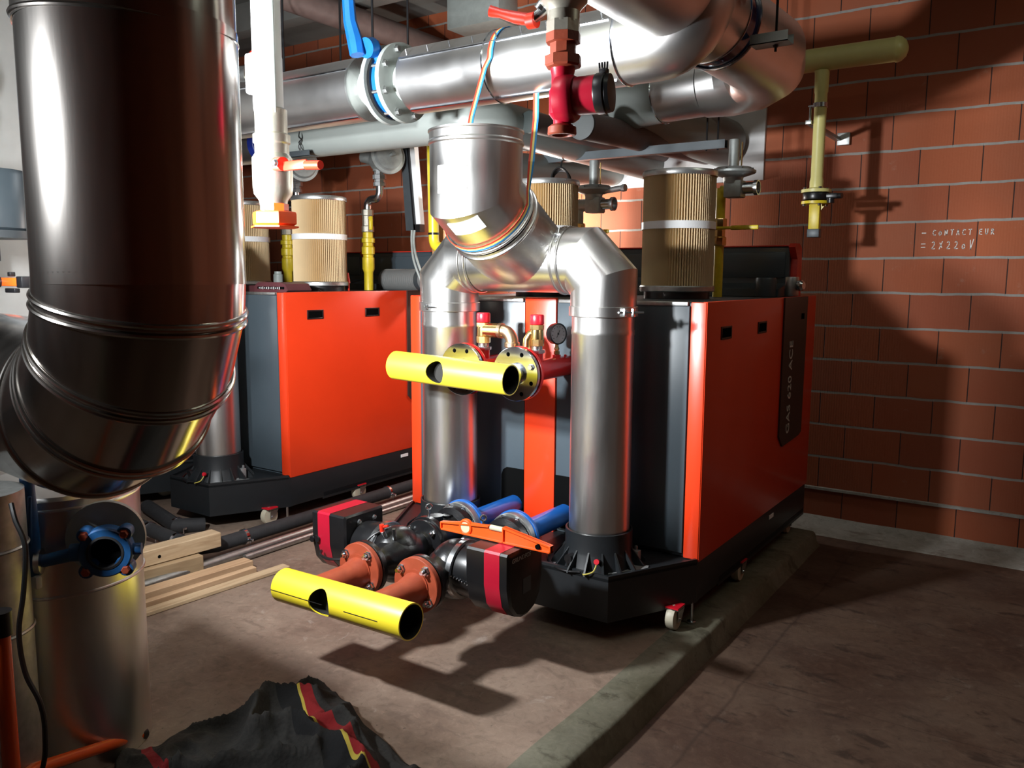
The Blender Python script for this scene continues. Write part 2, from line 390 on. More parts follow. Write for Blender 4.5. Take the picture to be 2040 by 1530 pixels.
def cut(o, cutters):
    """subtract solids from a mesh and keep the result as plain mesh"""
    for c in cutters:
        md = o.modifiers.new('b', 'BOOLEAN'); md.operation = 'DIFFERENCE'; md.object = c; md.solver = 'EXACT'
    bpy.context.view_layer.update()
    dg = bpy.context.evaluated_depsgraph_get()
    me = bpy.data.meshes.new_from_object(o.evaluated_get(dg)); o.modifiers.clear(); o.data = me
    for c in cutters: bpy.data.objects.remove(c)
    for p in me.polygons: p.use_smooth = True
    me.set_sharp_from_angle(angle=R(33))
    return o
def text(s, size, mtx, m, name, parent=None, ext=0.0008, shear=0, spacing=1.0, sx=1.0):
    cu = bpy.data.curves.new('t', 'FONT'); cu.body = s; cu.size = size; cu.extrude = ext; cu.shear = shear; cu.space_character = spacing
    t = bpy.data.objects.new('t', cu); COL.objects.link(t); bpy.context.view_layer.update()
    me = bpy.data.meshes.new_from_object(t.evaluated_get(bpy.context.evaluated_depsgraph_get())); bpy.data.objects.remove(t)
    org = ORG.get(parent.name, Vector((0, 0, 0))) if parent else Vector((0, 0, 0))
    for v in me.vertices: v.co = mtx @ Vector((v.co.x*sx, v.co.y, v.co.z)) - org
    me.materials.clear(); me.materials.append(M[m]); me.name = name
    o = bpy.data.objects.new(name, me); COL.objects.link(o)
    if parent: o.parent = parent; ORG[o.name] = org
    return o
def basis(o, x, y):
    x = Vector(x).normalized(); y = Vector(y).normalized(); z = x.cross(y)
    m = Matrix((x, y, z)).transposed().to_4x4(); m.translation = Vector(o); return m
def arc(c, a, b, n=8):
    """points on a 90 degree bend: centre c, start vector a, end vector b"""
    c, a, b = Vector(c), Vector(a), Vector(b)
    return [c + a*math.cos(PI/2*i/n) + b*math.sin(PI/2*i/n) for i in range(n+1)]
def bezier(pts, n=24):
    """catmull-rom through points"""
    P = [Vector(p) for p in pts]; P = [P[0]*2-P[1]]+P+[P[-1]*2-P[-2]]; out = []
    k = max(2, n//(len(P)-3))
    for i in range(1, len(P)-2):
        for j in range(k):
            t = j/k; a, b, c, d = P[i-1], P[i], P[i+1], P[i+2]
            out.append(0.5*((2*b)+(c-a)*t+(2*a-5*b+4*c-d)*t*t+(3*b-a-3*c+d)*t**3))
    out.append(P[-2]); return out

# ================================================================== SETTING
WY = 5.187
struct(MB().box(-10, 3.2, WY, WY+0.2, -0.05, 3.55).build('wall_back', 'brick'))
struct(MB().box(-10.2, -10, -3.5, WY+0.2, -0.05, 3.55).build('wall_left', 'bricky'))
struct(MB().box(3.2, 3.4, -3.5, WY+0.2, -0.05, 3.55).build('wall_right', 'bricky'))
struct(MB().box(-10.2, 3.4, -3.7, -3.5, -0.05, 3.55).build('wall_front', 'brick'))
struct(MB().box(-10.2, 3.4, -3.7, WY+0.2, -0.2, 0.0).build('floor', 'floor'))
struct(MB().box(-10.2, 3.4, -3.7, WY+0.2, 3.5, 3.7).build('ceiling', 'concrete'))
# concrete platform the boilers stand on: uneven cast edge
def slab():
    b = MB(); n = 90; y0, y1 = -3.4, 4.72
    rs = []
    for i in range(n+1):
        y = y0+(y1-y0)*i/n
        j = noise.noise(Vector((y*2.3, 0, 0)))*0.012; k = noise.noise(Vector((y*6.0, 5, 0)))*0.007
        e = -1.13+j
        rs.append([(-9.9, y, -0.01), (-9.9, y, 0.08), (e-0.14, y, 0.08), (e-0.012+k, y, 0.078), (e+k*0.5, y, 0.066), (e+0.012+k, y, 0.02), (e+0.03, y, 0.0), (e+0.03, y, -0.01)])
    b.rings(rs)
    for f in b.bm.faces:
        c = f.calc_center_median()
        f.material_index = 1 if c.x > -1.29 else 0
    return b.build('platform', ['plinth', 'kerb'], sharp=50)
struct(slab())
# cement fillet where wall meets floor
fb = MB(); rs = []
for i in range(81):
    x = -9.9+13.0*i/80; k = noise.noise(Vector((x*3, 2, 0)))*0.03; hgt = 0.042+noise.noise(Vector((x*5, 7, 0)))*0.006
    rs.append([(x, WY, -0.01), (x, WY, hgt), (x, WY-0.02, hgt-0.012), (x, WY-0.10+k, 0.014), (x, WY-0.27+k, 0.003), (x, WY-0.30+k, -0.01)])
struct(fb.rings(rs).build('trim_1', 'cove', sharp=60))
# ragged mortar ledge above lowest course
mb = MB(); rs = []
for i in range(121):
    x = -9.9+13.0*i/120; k = noise.noise(Vector((x*14, 2, 0)))*0.005
    rs.append([(x, WY+0.002, 0.208), (x, WY+0.002, 0.226), (x, WY-0.012, 0.222), (x, WY-0.014-k, 0.208+k)])
struct(mb.rings(rs).build('trim_2', 'cove', sharp=60))
# white plaster patch on the wall around the pipe penetrations
struct(MB().box(-2.93, -1.66, WY-0.022, WY+0.01, 2.095, 2.72, 0.004).build('trim_3', 'plaster'))
struct(MB().box(-3.96, -3.50, 4.95, WY, 3.28, 3.5, 0.004).build('trim_4', 'greyiron'))
for i, y in enumerate((4.2, 2.2)):
    struct(MB().box(-9.9, 3.1, y, y+0.14, 3.3, 3.5, 0.004).build('trim_%d' % (5+i), 'concrete'))

# chalk handwriting, stroke by stroke
GL = {'C': [[(0.6, 0.9), (0.25, 1), (0, 0.6), (0.02, 0.2), (0.3, 0), (0.62, 0.08)]],
      'O': [[(0.3, 0.7), (0.02, 0.5), (0.05, 0.1), (0.35, 0), (0.6, 0.25), (0.5, 0.62), (0.3, 0.7)]],
      'N': [[(0, 0), (0.08, 1)], [(0.08, 1), (0.5, 0.05)], [(0.5, 0.05), (0.62, 0.95)]],
      'T': [[(0, 0.95), (0.65, 1.0)], [(0.33, 0.97), (0.28, 0)]],
      'A': [[(0, 0), (0.3, 1), (0.55, 0)], [(0.1, 0.38), (0.5, 0.42)]],
      'E': [[(0.55, 0.95), (0.05, 0.9), (0.02, 0.05), (0.6, 0)], [(0.04, 0.5), (0.45, 0.52)]],
      'U': [[(0, 1), (0.03, 0.2), (0.25, 0), (0.5, 0.2), (0.55, 1)]],
      'R': [[(0.02, 0), (0.05, 0.95), (0.4, 0.95), (0.5, 0.65), (0.08, 0.45), (0.6, 0)]],
      '2': [[(0.05, 0.85), (0.3, 1.0), (0.5, 0.75), (0.35, 0.4), (0.0, 0.12), (0.2, 0.02), (0.6, 0.06)]],
      'X': [[(0, 0.0), (0.55, 1.0)], [(0.08, 0.8), (0.5, 0.2)]],
      '0': [[(0.35, 0.62), (0.05, 0.45), (0.0, 0.1), (0.3, 0.0), (0.52, 0.3), (0.35, 0.62)]],
      'V': [[(0.0, 1.1), (0.12, -0.1), (0.6, 1.2)]]}
def chalk(lines, name, label):
    b = MB()
    for (x, z, s, w_, h_, sp) in lines:
        for ch in s:
            if ch == ' ': x += sp*0.8; continue
            if ch in '-=':
                for dz in ((0.45,) if ch == '-' else (0.75, 0.2)):
                    b.cbox((x+w_*0.7, WY-0.0015, z+h_*dz), (w_*1.4, 0.002, h_*0.16), 0.0)
                x += sp*1.6; continue
            for st in GL[ch]:
                pts = [(x+px_*w_, z+pz*h_) for px_, pz in st]
                for (a0, b0), (a1, b1) in zip(pts[:-1], pts[1:]):
                    dx, dz = a1-a0, b1-b0; L = math.hypot(dx, dz) or 1e-6; nx, nz = -dz/L*0.0022, dx/L*0.0022
                    ex, ez = dx/L*0.0015, dz/L*0.0015
                    q = [(a0-ex+nx, b0-ez+nz), (a1+ex+nx, b1+ez+nz), (a1+ex-nx, b1+ez-nz), (a0-ex-nx, b0-ez-nz)]
                    b.prism([(p[0], WY-0.0022, p[1]) for p in q], (0, 0.0015, 0))
            x += sp
    return tag(b.build(name, 'chalk'), label, 'writing')
chalk([(-0.757, 1.737, '-', 0.016, 0.034, 0.026), (-0.700, 1.739, 'CONTACT', 0.021, 0.029, 0.0292), (-0.474, 1.739, 'EUR', 0.021, 0.029, 0.0280)],
      'chalk_writing', 'chalk word with a dash, upper line on the brick wall')
chalk([(-0.757, 1.667, '=', 0.016, 0.034, 0.0305), (-0.702, 1.663, '2X220V', 0.026, 0.042, 0.0375)],
      'chalk_writing', 'chalk voltage note, lower line on the brick wall')

# ================================================================== BOILERS
def flange_bolts(b, c, axis, rb, n, r=0.009, h=0.014, ph=0.0, shank=0.0):
    x, y, d = frame(axis)
    for i in range(n):
        a = 2*PI*i/n+ph; b.bolt(Vector(c)+x*(rb*math.cos(a))+y*(rb*math.sin(a)), axis, r, h, shank)
    return b
XR, XL, YF, YB, ZT = -1.21, -2.762, 3.15, 4.785, 1.403
UC = (-1.5975, -2.3725)     # the two unit centres
def boiler():
    t = thing('boiler', 'red and slate grey double gas boiler beside the bare brick wall, black base on castors', 'boiler', (-1.985, 3.95, 0.08), 'red gas boilers in a row')
    # casing and top
    MB().box(XL+0.02, XR-0.02, YF+0.02, YB-0.01, 0.34, 1.375, 0.004).build('casing', 'slate', t)
    tp = MB().box(XL+0.01, XR-0.01, YF+0.01, YB, 1.376, 1.398, 0.004).build('top_cover', 'chan', t)
    # front panels (slate; a dark sheet paints the shade of each pipe opening)
    for i, (a, b_) in enumerate(((-1.905, -1.282), (-2.70, -2.072))):
        p = MB().box(a+0.003, b_-0.003, YF-0.001, YF+0.018, 0.36, 1.385, 0.003).build('front_panel', 'slate', t)
        hx = -1.87 if i == 0 else -2.11
        h = MB(); h.prism([(hx-0.09, YF-0.003, 0.365), (hx-0.09, YF-0.003, 0.57), (hx-0.08, YF-0.003, 0.595), (hx-0.06, YF-0.003, 0.608), (hx+0.035, YF-0.003, 0.608), (hx+0.035, YF-0.003, 0.365)] if i else [(hx-0.033, YF-0.003, 0.365), (hx-0.033, YF-0.003, 0.608), (hx+0.06, YF-0.003, 0.608), (hx+0.08, YF-0.003, 0.595), (hx+0.09, YF-0.003, 0.57), (hx+0.09, YF-0.003, 0.365)], (0, 0.006, 0)); h.build('opening_shade', 'dark', p)
        MB().box(a+0.01, b_-0.01, YF-0.006, YF+0.01, 1.385, 1.402, 0.002).build('top_rail', 'galv', p)
    # red panels
    s = MB()
    s.box(XR-0.02, XR, YF-0.0, YB, 0.335, ZT, 0.004)
    s.box(XR-0.068, XR-0.004, YF-0.004, YF+0.012, 0.345, ZT-0.002, 0.003)
    rp = s.build('side_panel', 'red', t)
    for y in (3.368, 3.844):
        q = MB(); q.box(XR-0.012, XR+0.002, y-0.055, y+0.055, 1.249, 1.293, 0.0); q.build('grip_recess', 'dark', rp)
        fr = MB(); 
        for (y0, y1, z0, z1) in ((y-0.06, y+0.06, 1.290, 1.298), (y-0.06, y+0.06, 1.244, 1.252), (y-0.062, y-0.054, 1.244, 1.298), (y+0.054, y+0.062, 1.244, 1.298)): fr.box(XR-0.004, XR+0.004, y0, y1, z0, z1, 0.001)
        fr.prism([(XR-0.004, y-0.05, 1.25), (XR+0.001, y-0.05, 1.272), (XR+0.001, y+0.05, 1.272), (XR-0.004, y+0.05, 1.25)], (0.001, 0, 0)); fr.build('grip_frame', 'black', rp)
    s = MB(); s.box(XL, XL+0.02, YF, YB, 0.335, ZT, 0.004); s.box(XL+0.004, XL+0.066, YF-0.004, YF+0.012, 0.345, ZT-0.002, 0.003); s.build('side_panel', 'red', t)
    s = MB(); s.box(-2.07, -1.907, YF-0.006, YF+0.014, 0.33, ZT+0.004, 0.003); s.build('centre_strip', 'red', t)
    pl = MB(); pl.prism([(XR+0.001, 4.17, 1.402), (XR+0.001, 4.585, 1.402), (XR+0.001, 4.575, 0.668), (XR+0.001, 4.53, 0.655), (XR+0.001, 4.235, 0.64), (XR+0.001, 4.17, 0.70)], (0.008, 0, 0))
    pq = pl.build('name_plaque', 'plaque', t)
    text('GAS 620 ACE', 0.083, basis((XR+0.0095, 4.335, 0.695), (0, 0, 1), (0, -1, 0)), 'ivory', 'lettering', pq, 0.001, 0, 1.05, 0.97)
    MB().box(XR+0.008, XR+0.011, 4.47, 4.52, 1.285, 1.315).build('slot', 'dark', pq)
    # base
    b = MB(); b.box(XL+0.005, XR-0.003, YF+0.002, YB-0.02, 0.165, 0.338, 0.006); b.box(XL+0.005, XR-0.003, YF+0.25, YB-0.02, 0.155, 0.2, 0.003); bs = b.build('base', 'base', t)
    MB().box(XR-0.004, XR, 4.10, 4.17, 0.285, 0.305).build('data_label', 'white', bs)
    for c in UC:
        pts = [(c-0.385, YF+0.02), (c-0.385, YF-0.01), (c-0.18, 2.75), (c+0.18, 2.75), (c+0.384, YF-0.01), (c+0.384, YF+0.02)]
        b = MB(); b.prism([(x, y, 0.165) for x, y in pts], (0, 0, 0.175))
        inner = [(c+(x-c)*0.955, 2.95+(y-2.95)*0.955, 0.335) for x, y in pts]
        tr = b.build('base_nose', 'base', t)
        # raised rim
        rb = MB(); out = [(x, y, 0.328) for x, y in pts]
        for (p, q) in zip(out[1:4], out[2:5]):
            p, q = Vector(p), Vector(q); d = (q-p).normalized(); nrm = Vector((d.y, -d.x, 0))
            inn = -nrm if (Vector((c, 2.95, 0))-p).dot(-nrm) > 0 else nrm
            rb.prism([p, q, q+inn*0.012, p+inn*0.012], (0, 0, 0.024))
        rb.build('rim', 'base', tr)
        # flue socket of black plastic with ribs
        f = MB(); fx, fy = c+0.045, 2.92
        f.lathe([(0.158, 0.338), (0.152, 0.35), (0.140, 0.40), (0.137, 0.41), (0.137, 0.486), (0.130, 0.488), (0.130, 0.47)], (fx, fy, 0), (0, 0, 1), 48)
        for k in range(16):
            a = 2*PI*k/16+0.2; u = Vector((math.cos(a), math.sin(a), 0)); v = Vector((-math.sin(a), math.cos(a), 0))*0.0035; o = Vector((fx, fy, 0))
            if fy+0.2*math.sin(a) > YF-0.02: continue
            f.prism([o+u*0.13+v+Vector((0, 0, 0.338)), o+u*0.195+v+Vector((0, 0, 0.338)), o+u*0.19+v+Vector((0, 0, 0.352)), o+u*0.13+v+Vector((0, 0, 0.425))], -2*v)
        sk = f.build('flue_socket', 'base', t)
        g = MB()
        for k in (1, 3, 5, 7): 
            a = PI*k/4; g.bolt((fx+0.185*math.cos(a), fy-abs(0.185*math.sin(a)), 0.338), (0, 0, 1), 0.008, 0.008)
        g.build('screw', 'zinc', sk)
        MB().cyl((fx-0.045, fy-0.13, 0.385), (fx-0.05, fy-0.165, 0.385), 0.018, 16).cyl((fx-0.05, fy-0.16, 0.385), (fx-0.05, fy-0.16, 0.35), 0.007, 10).build('drain_spigot', 'black', sk)
        MB().cyl((fx+0.07, fy-0.125, 0.385), (fx+0.075, fy-0.155, 0.395), 0.010, 12).build('sensor', 'black', sk)
        MB().cyl((fx+0.073, fy-0.147, 0.393), (fx+0.075, fy-0.158, 0.396), 0.011, 12).build('sensor_cap', 'capred', sk)
        MB().tube(bezier([(fx+0.075, fy-0.155, 0.385), (fx+0.07, fy-0.175, 0.36), (fx+0.04, fy-0.19, 0.347), (fx+0.03, fy-0.18, 0.345)]), 0.0028, 6).build('wire', 'ygwire', sk)
        MB().tube(bezier([(fx+0.01, fy-0.17, 0.345), (fx-0.05, fy-0.185, 0.343), (fx-0.12, fy-0.16, 0.343), (fx-0.19, fy-0.09, 0.345), (fx-0.23, fy+0.02, 0.345)]), 0.0045, 8).build('hose', 'black', sk)
        # grey folded bracket on the tray
        k = MB(); k.prism([(c+0.155, 2.795, 0.341), (c+0.205, 2.87, 0.341), (c+0.255, 2.945, 0.341), (c+0.245, 2.975, 0.341), (c+0.17, 2.955, 0.341), (c+0.135, 2.87, 0.341)], (0, 0, 0.004))
        k.box(c+0.17, c+0.205, 2.955, 2.985, 0.342, 0.40, 0.002); k.box(c+0.18, c+0.19, 2.975, 2.985, 0.40, 0.415, 0.001); k.bolt((c+0.19, 2.93, 0.345), (0, 0, 1), 0.012, 0.006); k.build('bracket', 'bracket', t)
    # castors and jack bolts
    for (x, y, w_) in ((-1.262, 3.03, 0), (-1.235, 3.72, 0), (-1.265, 4.60, 0), (-1.90, 2.93+0.12, 0), (-2.70, 3.05, 0), (-2.70, 4.6, 0), (-1.985, 4.6, 0), (-2.30, 3.05, 0)):
        c = MB(); c.prism([(x-0.028, y-0.012, 0.165), (x-0.028, y+0.045, 0.165), (x-0.028, y+0.015, 0.118), (x-0.028, y-0.015, 0.118)], (0.003, 0, 0)).prism([(x+0.025, y-0.012, 0.165), (x+0.025, y+0.045, 0.165), (x+0.025, y+0.015, 0.118), (x+0.025, y-0.015, 0.118)], (0.003, 0, 0))
        c.cbox((x, y+0.005, 0.172), (0.06, 0.07, 0.005)); c.cyl((x-0.032, y, 0.128), (x+0.032, y, 0.128), 0.006, 10)
        ca = c.build('castor', 'zinc', t)
        wh = MB(); wh.lathe([(0.036, -0.019), (0.048, -0.017), (0.051, 0), (0.048, 0.017), (0.036, 0.019)], (x, y, 0.131), (1, 0, 0), 28); wh.build('wheel', 'wheel', ca)
        MB().cbox((x, y+0.005, 0.178), (0.062, 0.072, 0.006)).build('mount', 'capred', ca)
    j = MB(); j.cyl((-1.225, 3.13, 0.085), (-1.225, 3.13, 0.17), 0.006, 8).lathe([(0.018, 0.081), (0.018, 0.088), (0.01, 0.092)], (-1.225, 3.13, 0), (0, 0, 1), 16); j.build('levelling_foot', 'zinc', t)
    # hinged control lid standing open at the rear, with red end cheeks
    for k, (x0, x1) in enumerate(((-1.985, -1.315), (-2.70, -2.03))):
        l = MB(); l.prism([(x0, 4.60, 1.66), (x0, 4.61, 1.672), (x0, 4.70, 1.672), (x0, 4.75, 1.60), (x0, 4.75, 1.40), (x0, 4.42, 1.40), (x0, 4.42, 1.44), (x0, 4.60, 1.47)], (x1-x0, 0, 0))
        l.box(x0+0.02, x1-0.02, 4.592, 4.602, 1.50, 1.64, 0.004)
        lid = l.build('control_lid', 'slate', t)
        MB().box(x0, x1, 4.598, 4.70, 1.669, 1.676, 0.002).build('lid_edge', 'redlid', lid)
        e = MB(); 
        for xx in (x1, x0-0.035):
            if xx == x0-0.035 and k == 0: continue
            e.prism([(xx, 4.575, 1.665), (xx, 4.60, 1.685), (xx, 4.66, 1.685), (xx, 4.71, 1.66), (xx, 4.72, 1.40), (xx, 4.63, 1.40), (xx, 4.63, 1.60)], (0.035, 0, 0))
        e.build('end_cheek', 'redlid', lid)
    return t
B1 = boiler()
B2 = dup(B1, (-2.48, 0, 0), 'left-hand red and slate grey gas boiler, behind the steel duct, with corrugated hose on top')

# ================================================================== FLUE HEADER over the right boiler
def flue():
    t = thing('flue_header', 'bright stainless steel flue joining two upright pipes into one wide open top collar', 'flue', (-1.935, 2.92, 0.47))
    xr, xl, y, r = -1.5525, -2.3275, 2.92, 0.1235
    for x in (xr, xl):
        MB().lathe([(r, 0.475), (r, 1.27), (r+0.002, 1.275), (r+0.002, 1.29), (r, 1.295), (r, 1.37)], (x, y, 0), (0, 0, 1), 64).build('flue_pipe', 'steel', t)
        sgn = -1 if x == xr else 1
        b = 0.085; zc = 1.563; R_ = 0.131
        e = MB().tube([(x, y, 1.35), (x, y, zc-b), (x+sgn*b, y, zc), (x+sgn*0.185, y, zc)], R_, 64, False); el = e.build('elbow', 'steel', t, sharp=20)
        bd = MB().lathe([(0.1325, -0.02), (0.136, -0.018), (0.136, 0.018), (0.1325, 0.02)], (x, y, 1.365), (0, 0, 1), 64).build('clamp_band', 'steel', t)
        k = MB(); 
        if x == xr:
            a = Vector((x+0.118, y-0.062, 1.365)); k.cbox(a+Vector((0.01, -0.005, 0)), (0.012, 0.02, 0.032), 0.002); k.cbox(a+Vector((0.036, 0.016, 0)), (0.012, 0.02, 0.032), 0.002); k.cyl(a+Vector((-0.005, -0.02, 0)), a+Vector((0.07, 0.035, 0)), 0.004, 8); k.bolt(a+Vector((0.036, 0.02, 0)), (0.8, 0.55, 0), 0.009, 0.01)
        else:
            a = Vector((x-0.0, y-0.139, 1.365)); k.torus(a+Vector((-0.02, -0.004, 0.0)), (0, 1, 0), 0.009, 0.0025, 16, 6); k.cyl(a+Vector((-0.01, -0.004, 0)), a+Vector((0.035, -0.004, 0)), 0.003, 8)
        k.build('clamp_bolt', 'zinc', bd)
        # rib collar on the horizontal side
        xx = x+sgn*0.145
        c = MB(); c.torus((xx, y, zc), (1, 0, 0), 0.1335, 0.0045, 64, 8); c.torus((xx+sgn*0.03, y, zc), (1, 0, 0), 0.1335, 0.0045, 64, 8)
        c.build('collar', 'steel', t)
    k = MB(); a = Vector((xr-0.16, y-0.09, 1.563+0.10)); k.cbox(a, (0.03, 0.012, 0.012), 0.002); k.cyl(a+Vector((0, -0.01, -0.03)), a+Vector((0, 0.012, 0.03)), 0.004, 8); k.bolt(a+Vector((0, -0.01, -0.025)), (0, -0.4, -1), 0.009, 0.01); k.build('clamp_screw', 'zinc', t)
    MB().cyl((xr-0.17, y, 1.563), (xl+0.17, y, 1.563), 0.128, 64, cap=False).build('cross_pipe', 'steel', t)
    # slanted branch: saddle opening wide onto the cross pipe
    xc = -1.93; n = 64; A = Vector((xc, 2.585, 1.80)); C = Vector((xc, 2.95, 1.552)); d = (C-A).normalized()
    u = Vector((1, 0, 0)); v = d.cross(u).normalized()
    rs = []
    for s_, rx, rv in ((0.30, 0.181, 0.181), (0.40, 0.181, 0.181), (0.97, 0.243, 0.128)):
        c = A+(C-A)*s_; rs.append([c+u*rx*math.cos(2*PI*i/n)+v*rv*math.sin(2*PI*i/n) for i in range(n)])
    MB().rings(rs, True, False, False).build('branch_saddle', 'steel', t, sharp=12)
    st = MB(); P = [(xc, 2.585, 2.03), (xc, 2.585, 1.80), tuple(A+(C-A)*0.36)]
    st.tube(P, 0.176, 64, False, hollow=0.003).build('top_stub', 'steel', t, sharp=20)
    rm = MB(); rm.lathe([(0.176, 1.985), (0.182, 1.99), (0.182, 1.998), (0.178, 2.004), (0.178, 2.03), (0.182, 2.034), (0.182, 2.04), (0.174, 2.04), (0.172, 1.985)], (xc, 2.585, 0), (0, 0, 1), 64, False, False); rm.build('rim', 'steel', t)
    c = A+(C-A)*0.30; bd = MB(); bd.torus(c-d*0.015, d, 0.181, 0.006, 64, 8); bd.torus(c+d*0.02, d, 0.183, 0.006, 64, 8); bd.build('band', 'steel', t)
    # two white stickers following the pipe
    def sticker(o, ax, r, a0, a1, t0, t1):
        X, Y, D = frame(ax); b = MB(); k = 10; out = []
        for rr in (r, r+0.0012):
            out.append([[Vector(o)+D*tt+X*rr*math.cos(a0+(a1-a0)*i/k)+Y*rr*math.sin(a0+(a1-a0)*i/k) for i in range(k+1)] for tt in (t0, t1)])
        b.rings([out[1][0], out[1][1]], False, False, False); b.rings([out[0][0], out[0][1]], False, False, False)
        b.rings([out[0][0], out[1][0]], False, False, False); b.rings([out[0][1], out[1][1]], False, False, False)
        b.build('sticker', 'white', t)
    fx, fy, fd = frame((0, 0, 1))
    def ang(fr, vec): return math.atan2(Vector(vec).dot(fr[1]), Vector(vec).dot(fr[0]))
    a_ = ang((fx, fy), (0.085, -0.977, 0)); sticker((xc, 2.585, 0), (0, 0, 1), 0.1768, a_-0.36, a_+0.36, 1.80, 1.90)
    sticker(A, d, 0.1772, -2.21, -1.45, -0.062, 0.002)
    return t
flue()
# flue stub of the left boiler, rising behind the big duct
t = thing('boiler_flue', 'stainless flue pipe of the left boiler half hidden behind the big duct', 'flue', (-4.03, 2.92, 0.47))
MB().lathe([(0.1235, 0.475), (0.1235, 1.37), (0.131, 1.38), (0.131, 1.46)], (-4.0325, 2.92, 0), (0, 0, 1), 48).build('pipe', 'steel', t)
MB().tube([(-4.0325, 2.92, 1.45), (-4.0325, 2.92, 1.52), (-4.115, 2.92, 1.60), (-4.7, 2.92, 1.60)], 0.131, 48).build('elbow', 'steel', t)

# ================================================================== FILTER CARTRIDGES
def cartridge(x, y, label, src=None):
    if src: return dup(src, (x+1.60, y-3.75, 0), label)
    t = thing('air_filter', label, 'filter', (-1.60, 3.75, 1.398), 'pleated paper air filters standing on the boilers')
    n = 84; b = MB(); r0, r1 = 0.150, 0.169; z0, z1 = 1.452, 1.972
    ring = [(((r1 if i % 2 else r0)*math.cos(2*PI*i/(2*n))), ((r1 if i % 2 else r0)*math.sin(2*PI*i/(2*n)))) for i in range(2*n)]
    b.rings([[(-1.60+a, 3.75+c, z) for a, c in ring] for z in (z0, z1)]); b.build('pleated_paper', 'paper', t, sharp=10)
    e = MB(); e.lathe([(0.174, 1.965), (0.176, 1.97), (0.176, 1.985), (0.172, 1.992), (0.10, 1.992)], (-1.60, 3.75, 0), (0, 0, 1), 64); e.build('top_cap', 'galvcap', t)
    e = MB(); e.lathe([(0.172, 1.432), (0.176, 1.436), (0.176, 1.455), (0.172, 1.46)], (-1.60, 3.75, 0), (0, 0, 1), 64); e.build('bottom_cap', 'galv', t)
    e = MB(); e.lathe([(0.171, 1.722), (0.1735, 1.723), (0.1735, 1.757), (0.171, 1.758)], (-1.60, 3.75, 0), (0, 0, 1), 64); e.build('paper_band', 'white', t)
    e = MB(); e.lathe([(0.155, 1.399), (0.155, 1.434)], (-1.60, 3.75, 0), (0, 0, 1), 48); e.build('rubber_seat', 'black', t)
    return t
M['paper'] = mat('buff_filter_paper', (0.66, 0.50, 0.29), 0.75, 0, 0.04, 6)
M['galvcap'] = mat('bright_galvanised', (0.62, 0.63, 0.62), 0.35, 0.9, 0.1, 30)
F1 = cartridge(-1.60, 3.75, 'pleated buff paper air filter foremost on the right boiler, fully visible')
cartridge(-2.345, 3.75, 'pleated air filter half hidden behind the wide stainless flue collar', F1)
cartridge(-4.05, 3.75, 'pleated buff air filter fully visible on the left boiler', F1)
cartridge(-4.80, 3.75, 'pleated air filter cut off by the big steel duct, left boiler', F1)

# ================================================================== GAS TRAINS: regulator, elbows, yellow valve drops
def regulator_right(x, y, z, label, far=False):
    t = thing('gas_regulator', label, 'gas regulator', (x, y, z), 'grey gas pressure regulators')
    b = MB(); b.box(x-0.035, x+0.055, y-0.04, y+0.04, z-0.05, z+0.035, 0.008); b.lathe([(0.045, 0.0), (0.05, 0.03), (0.105, 0.048), (0.11, 0.052), (0.11, 0.062), (0.10, 0.066), (0.085, 0.078), (0.03, 0.085)], (x, y, z+0.02), (0, 0, 1), 40)
    bd = b.build('body', 'alu_cast', t)
    q = MB(); flange_bolts(q, (x, y, z+0.086), (0, 0, 1), 0.097, 8, 0.006, 0.006); q.build('bolt', 'zinc', bd)
    MB().lathe([(0.026, 0), (0.026, 0.13), (0.024, 0.135)], (x, y, z+0.10), (0, 0, 1), 24).build('spring_tube', 'alu_cast', t)
    MB().cyl((x+0.05, y, z-0.005), (x+0.115, y, z-0.005), 0.028, 24).lathe([(0.028, 0), (0.037, 0.002), (0.037, 0.02), (0.03, 0.02), (0.03, 0.006)], (x+0.11, y, z-0.005), (1, 0, 0), 24).build('outlet_union', 'zinc', t)
    if far:
        MB().cyl((x-0.03, y, z-0.005), (x-0.17, y, z-0.005), 0.034, 20).build('inlet_nipple', 'alu_cast', t)
        MB().cyl((x+0.05, y, z+0.065), (x+0.20, y-0.03, z+0.075), 0.016, 12).lathe([(0.02, 0), (0.02, 0.02)], (x+0.19, y-0.028, z+0.074), (1, -0.15, 0), 8).build('impulse_line', 'galv', t)
    MB().cyl((x+0.04, y, z+0.1), (x+0.04, y, z+0.22), 0.004, 8).build('vent_pin', 'brass', t)
    # drop with yellow lever cock
    d = MB(); d.cyl((x-0.09 if far else x-0.06, y, z-0.01), (x-0.03, y, z-0.01), 0.024, 16); zx = x-0.09 if far else x-0.06
    d.cyl((zx, y, z), (zx, y, 1.40), 0.024, 20); d.build('drop_pipe', 'gasyellow' if not far else 'greyiron', t)
    c = MB(); c.lathe([(0.034, 1.66), (0.037, 1.665), (0.037, 1.70), (0.03, 1.705), (0.03, 1.75), (0.037, 1.755), (0.037, 1.79), (0.034, 1.795)], (zx, y, 0), (0, 0, 1), 8); c.build('cock_body', 'brass', t)
    l = MB(); zz = 1.745; l.tube([(zx, y-0.03, zz), (zx, y-0.05, zz), (zx+0.06, y-0.055, zz), (zx+0.075, y-0.05, zz+0.0)], 0.008, 10); l.cbox((zx+0.145, y-0.05, zz), (0.14, 0.012, 0.022), 0.005); l.build('lever', 'gasyellow', t, 'yellow lever')
    return t
regulator_right(-1.475, 4.12, 1.945, 'grey gas regulator right of the foremost filter, with a yellow lever below')
regulator_right(-2.265, 4.12, 1.90, 'dark grey gas regulator with long side arm, against the lit white plaster', True)
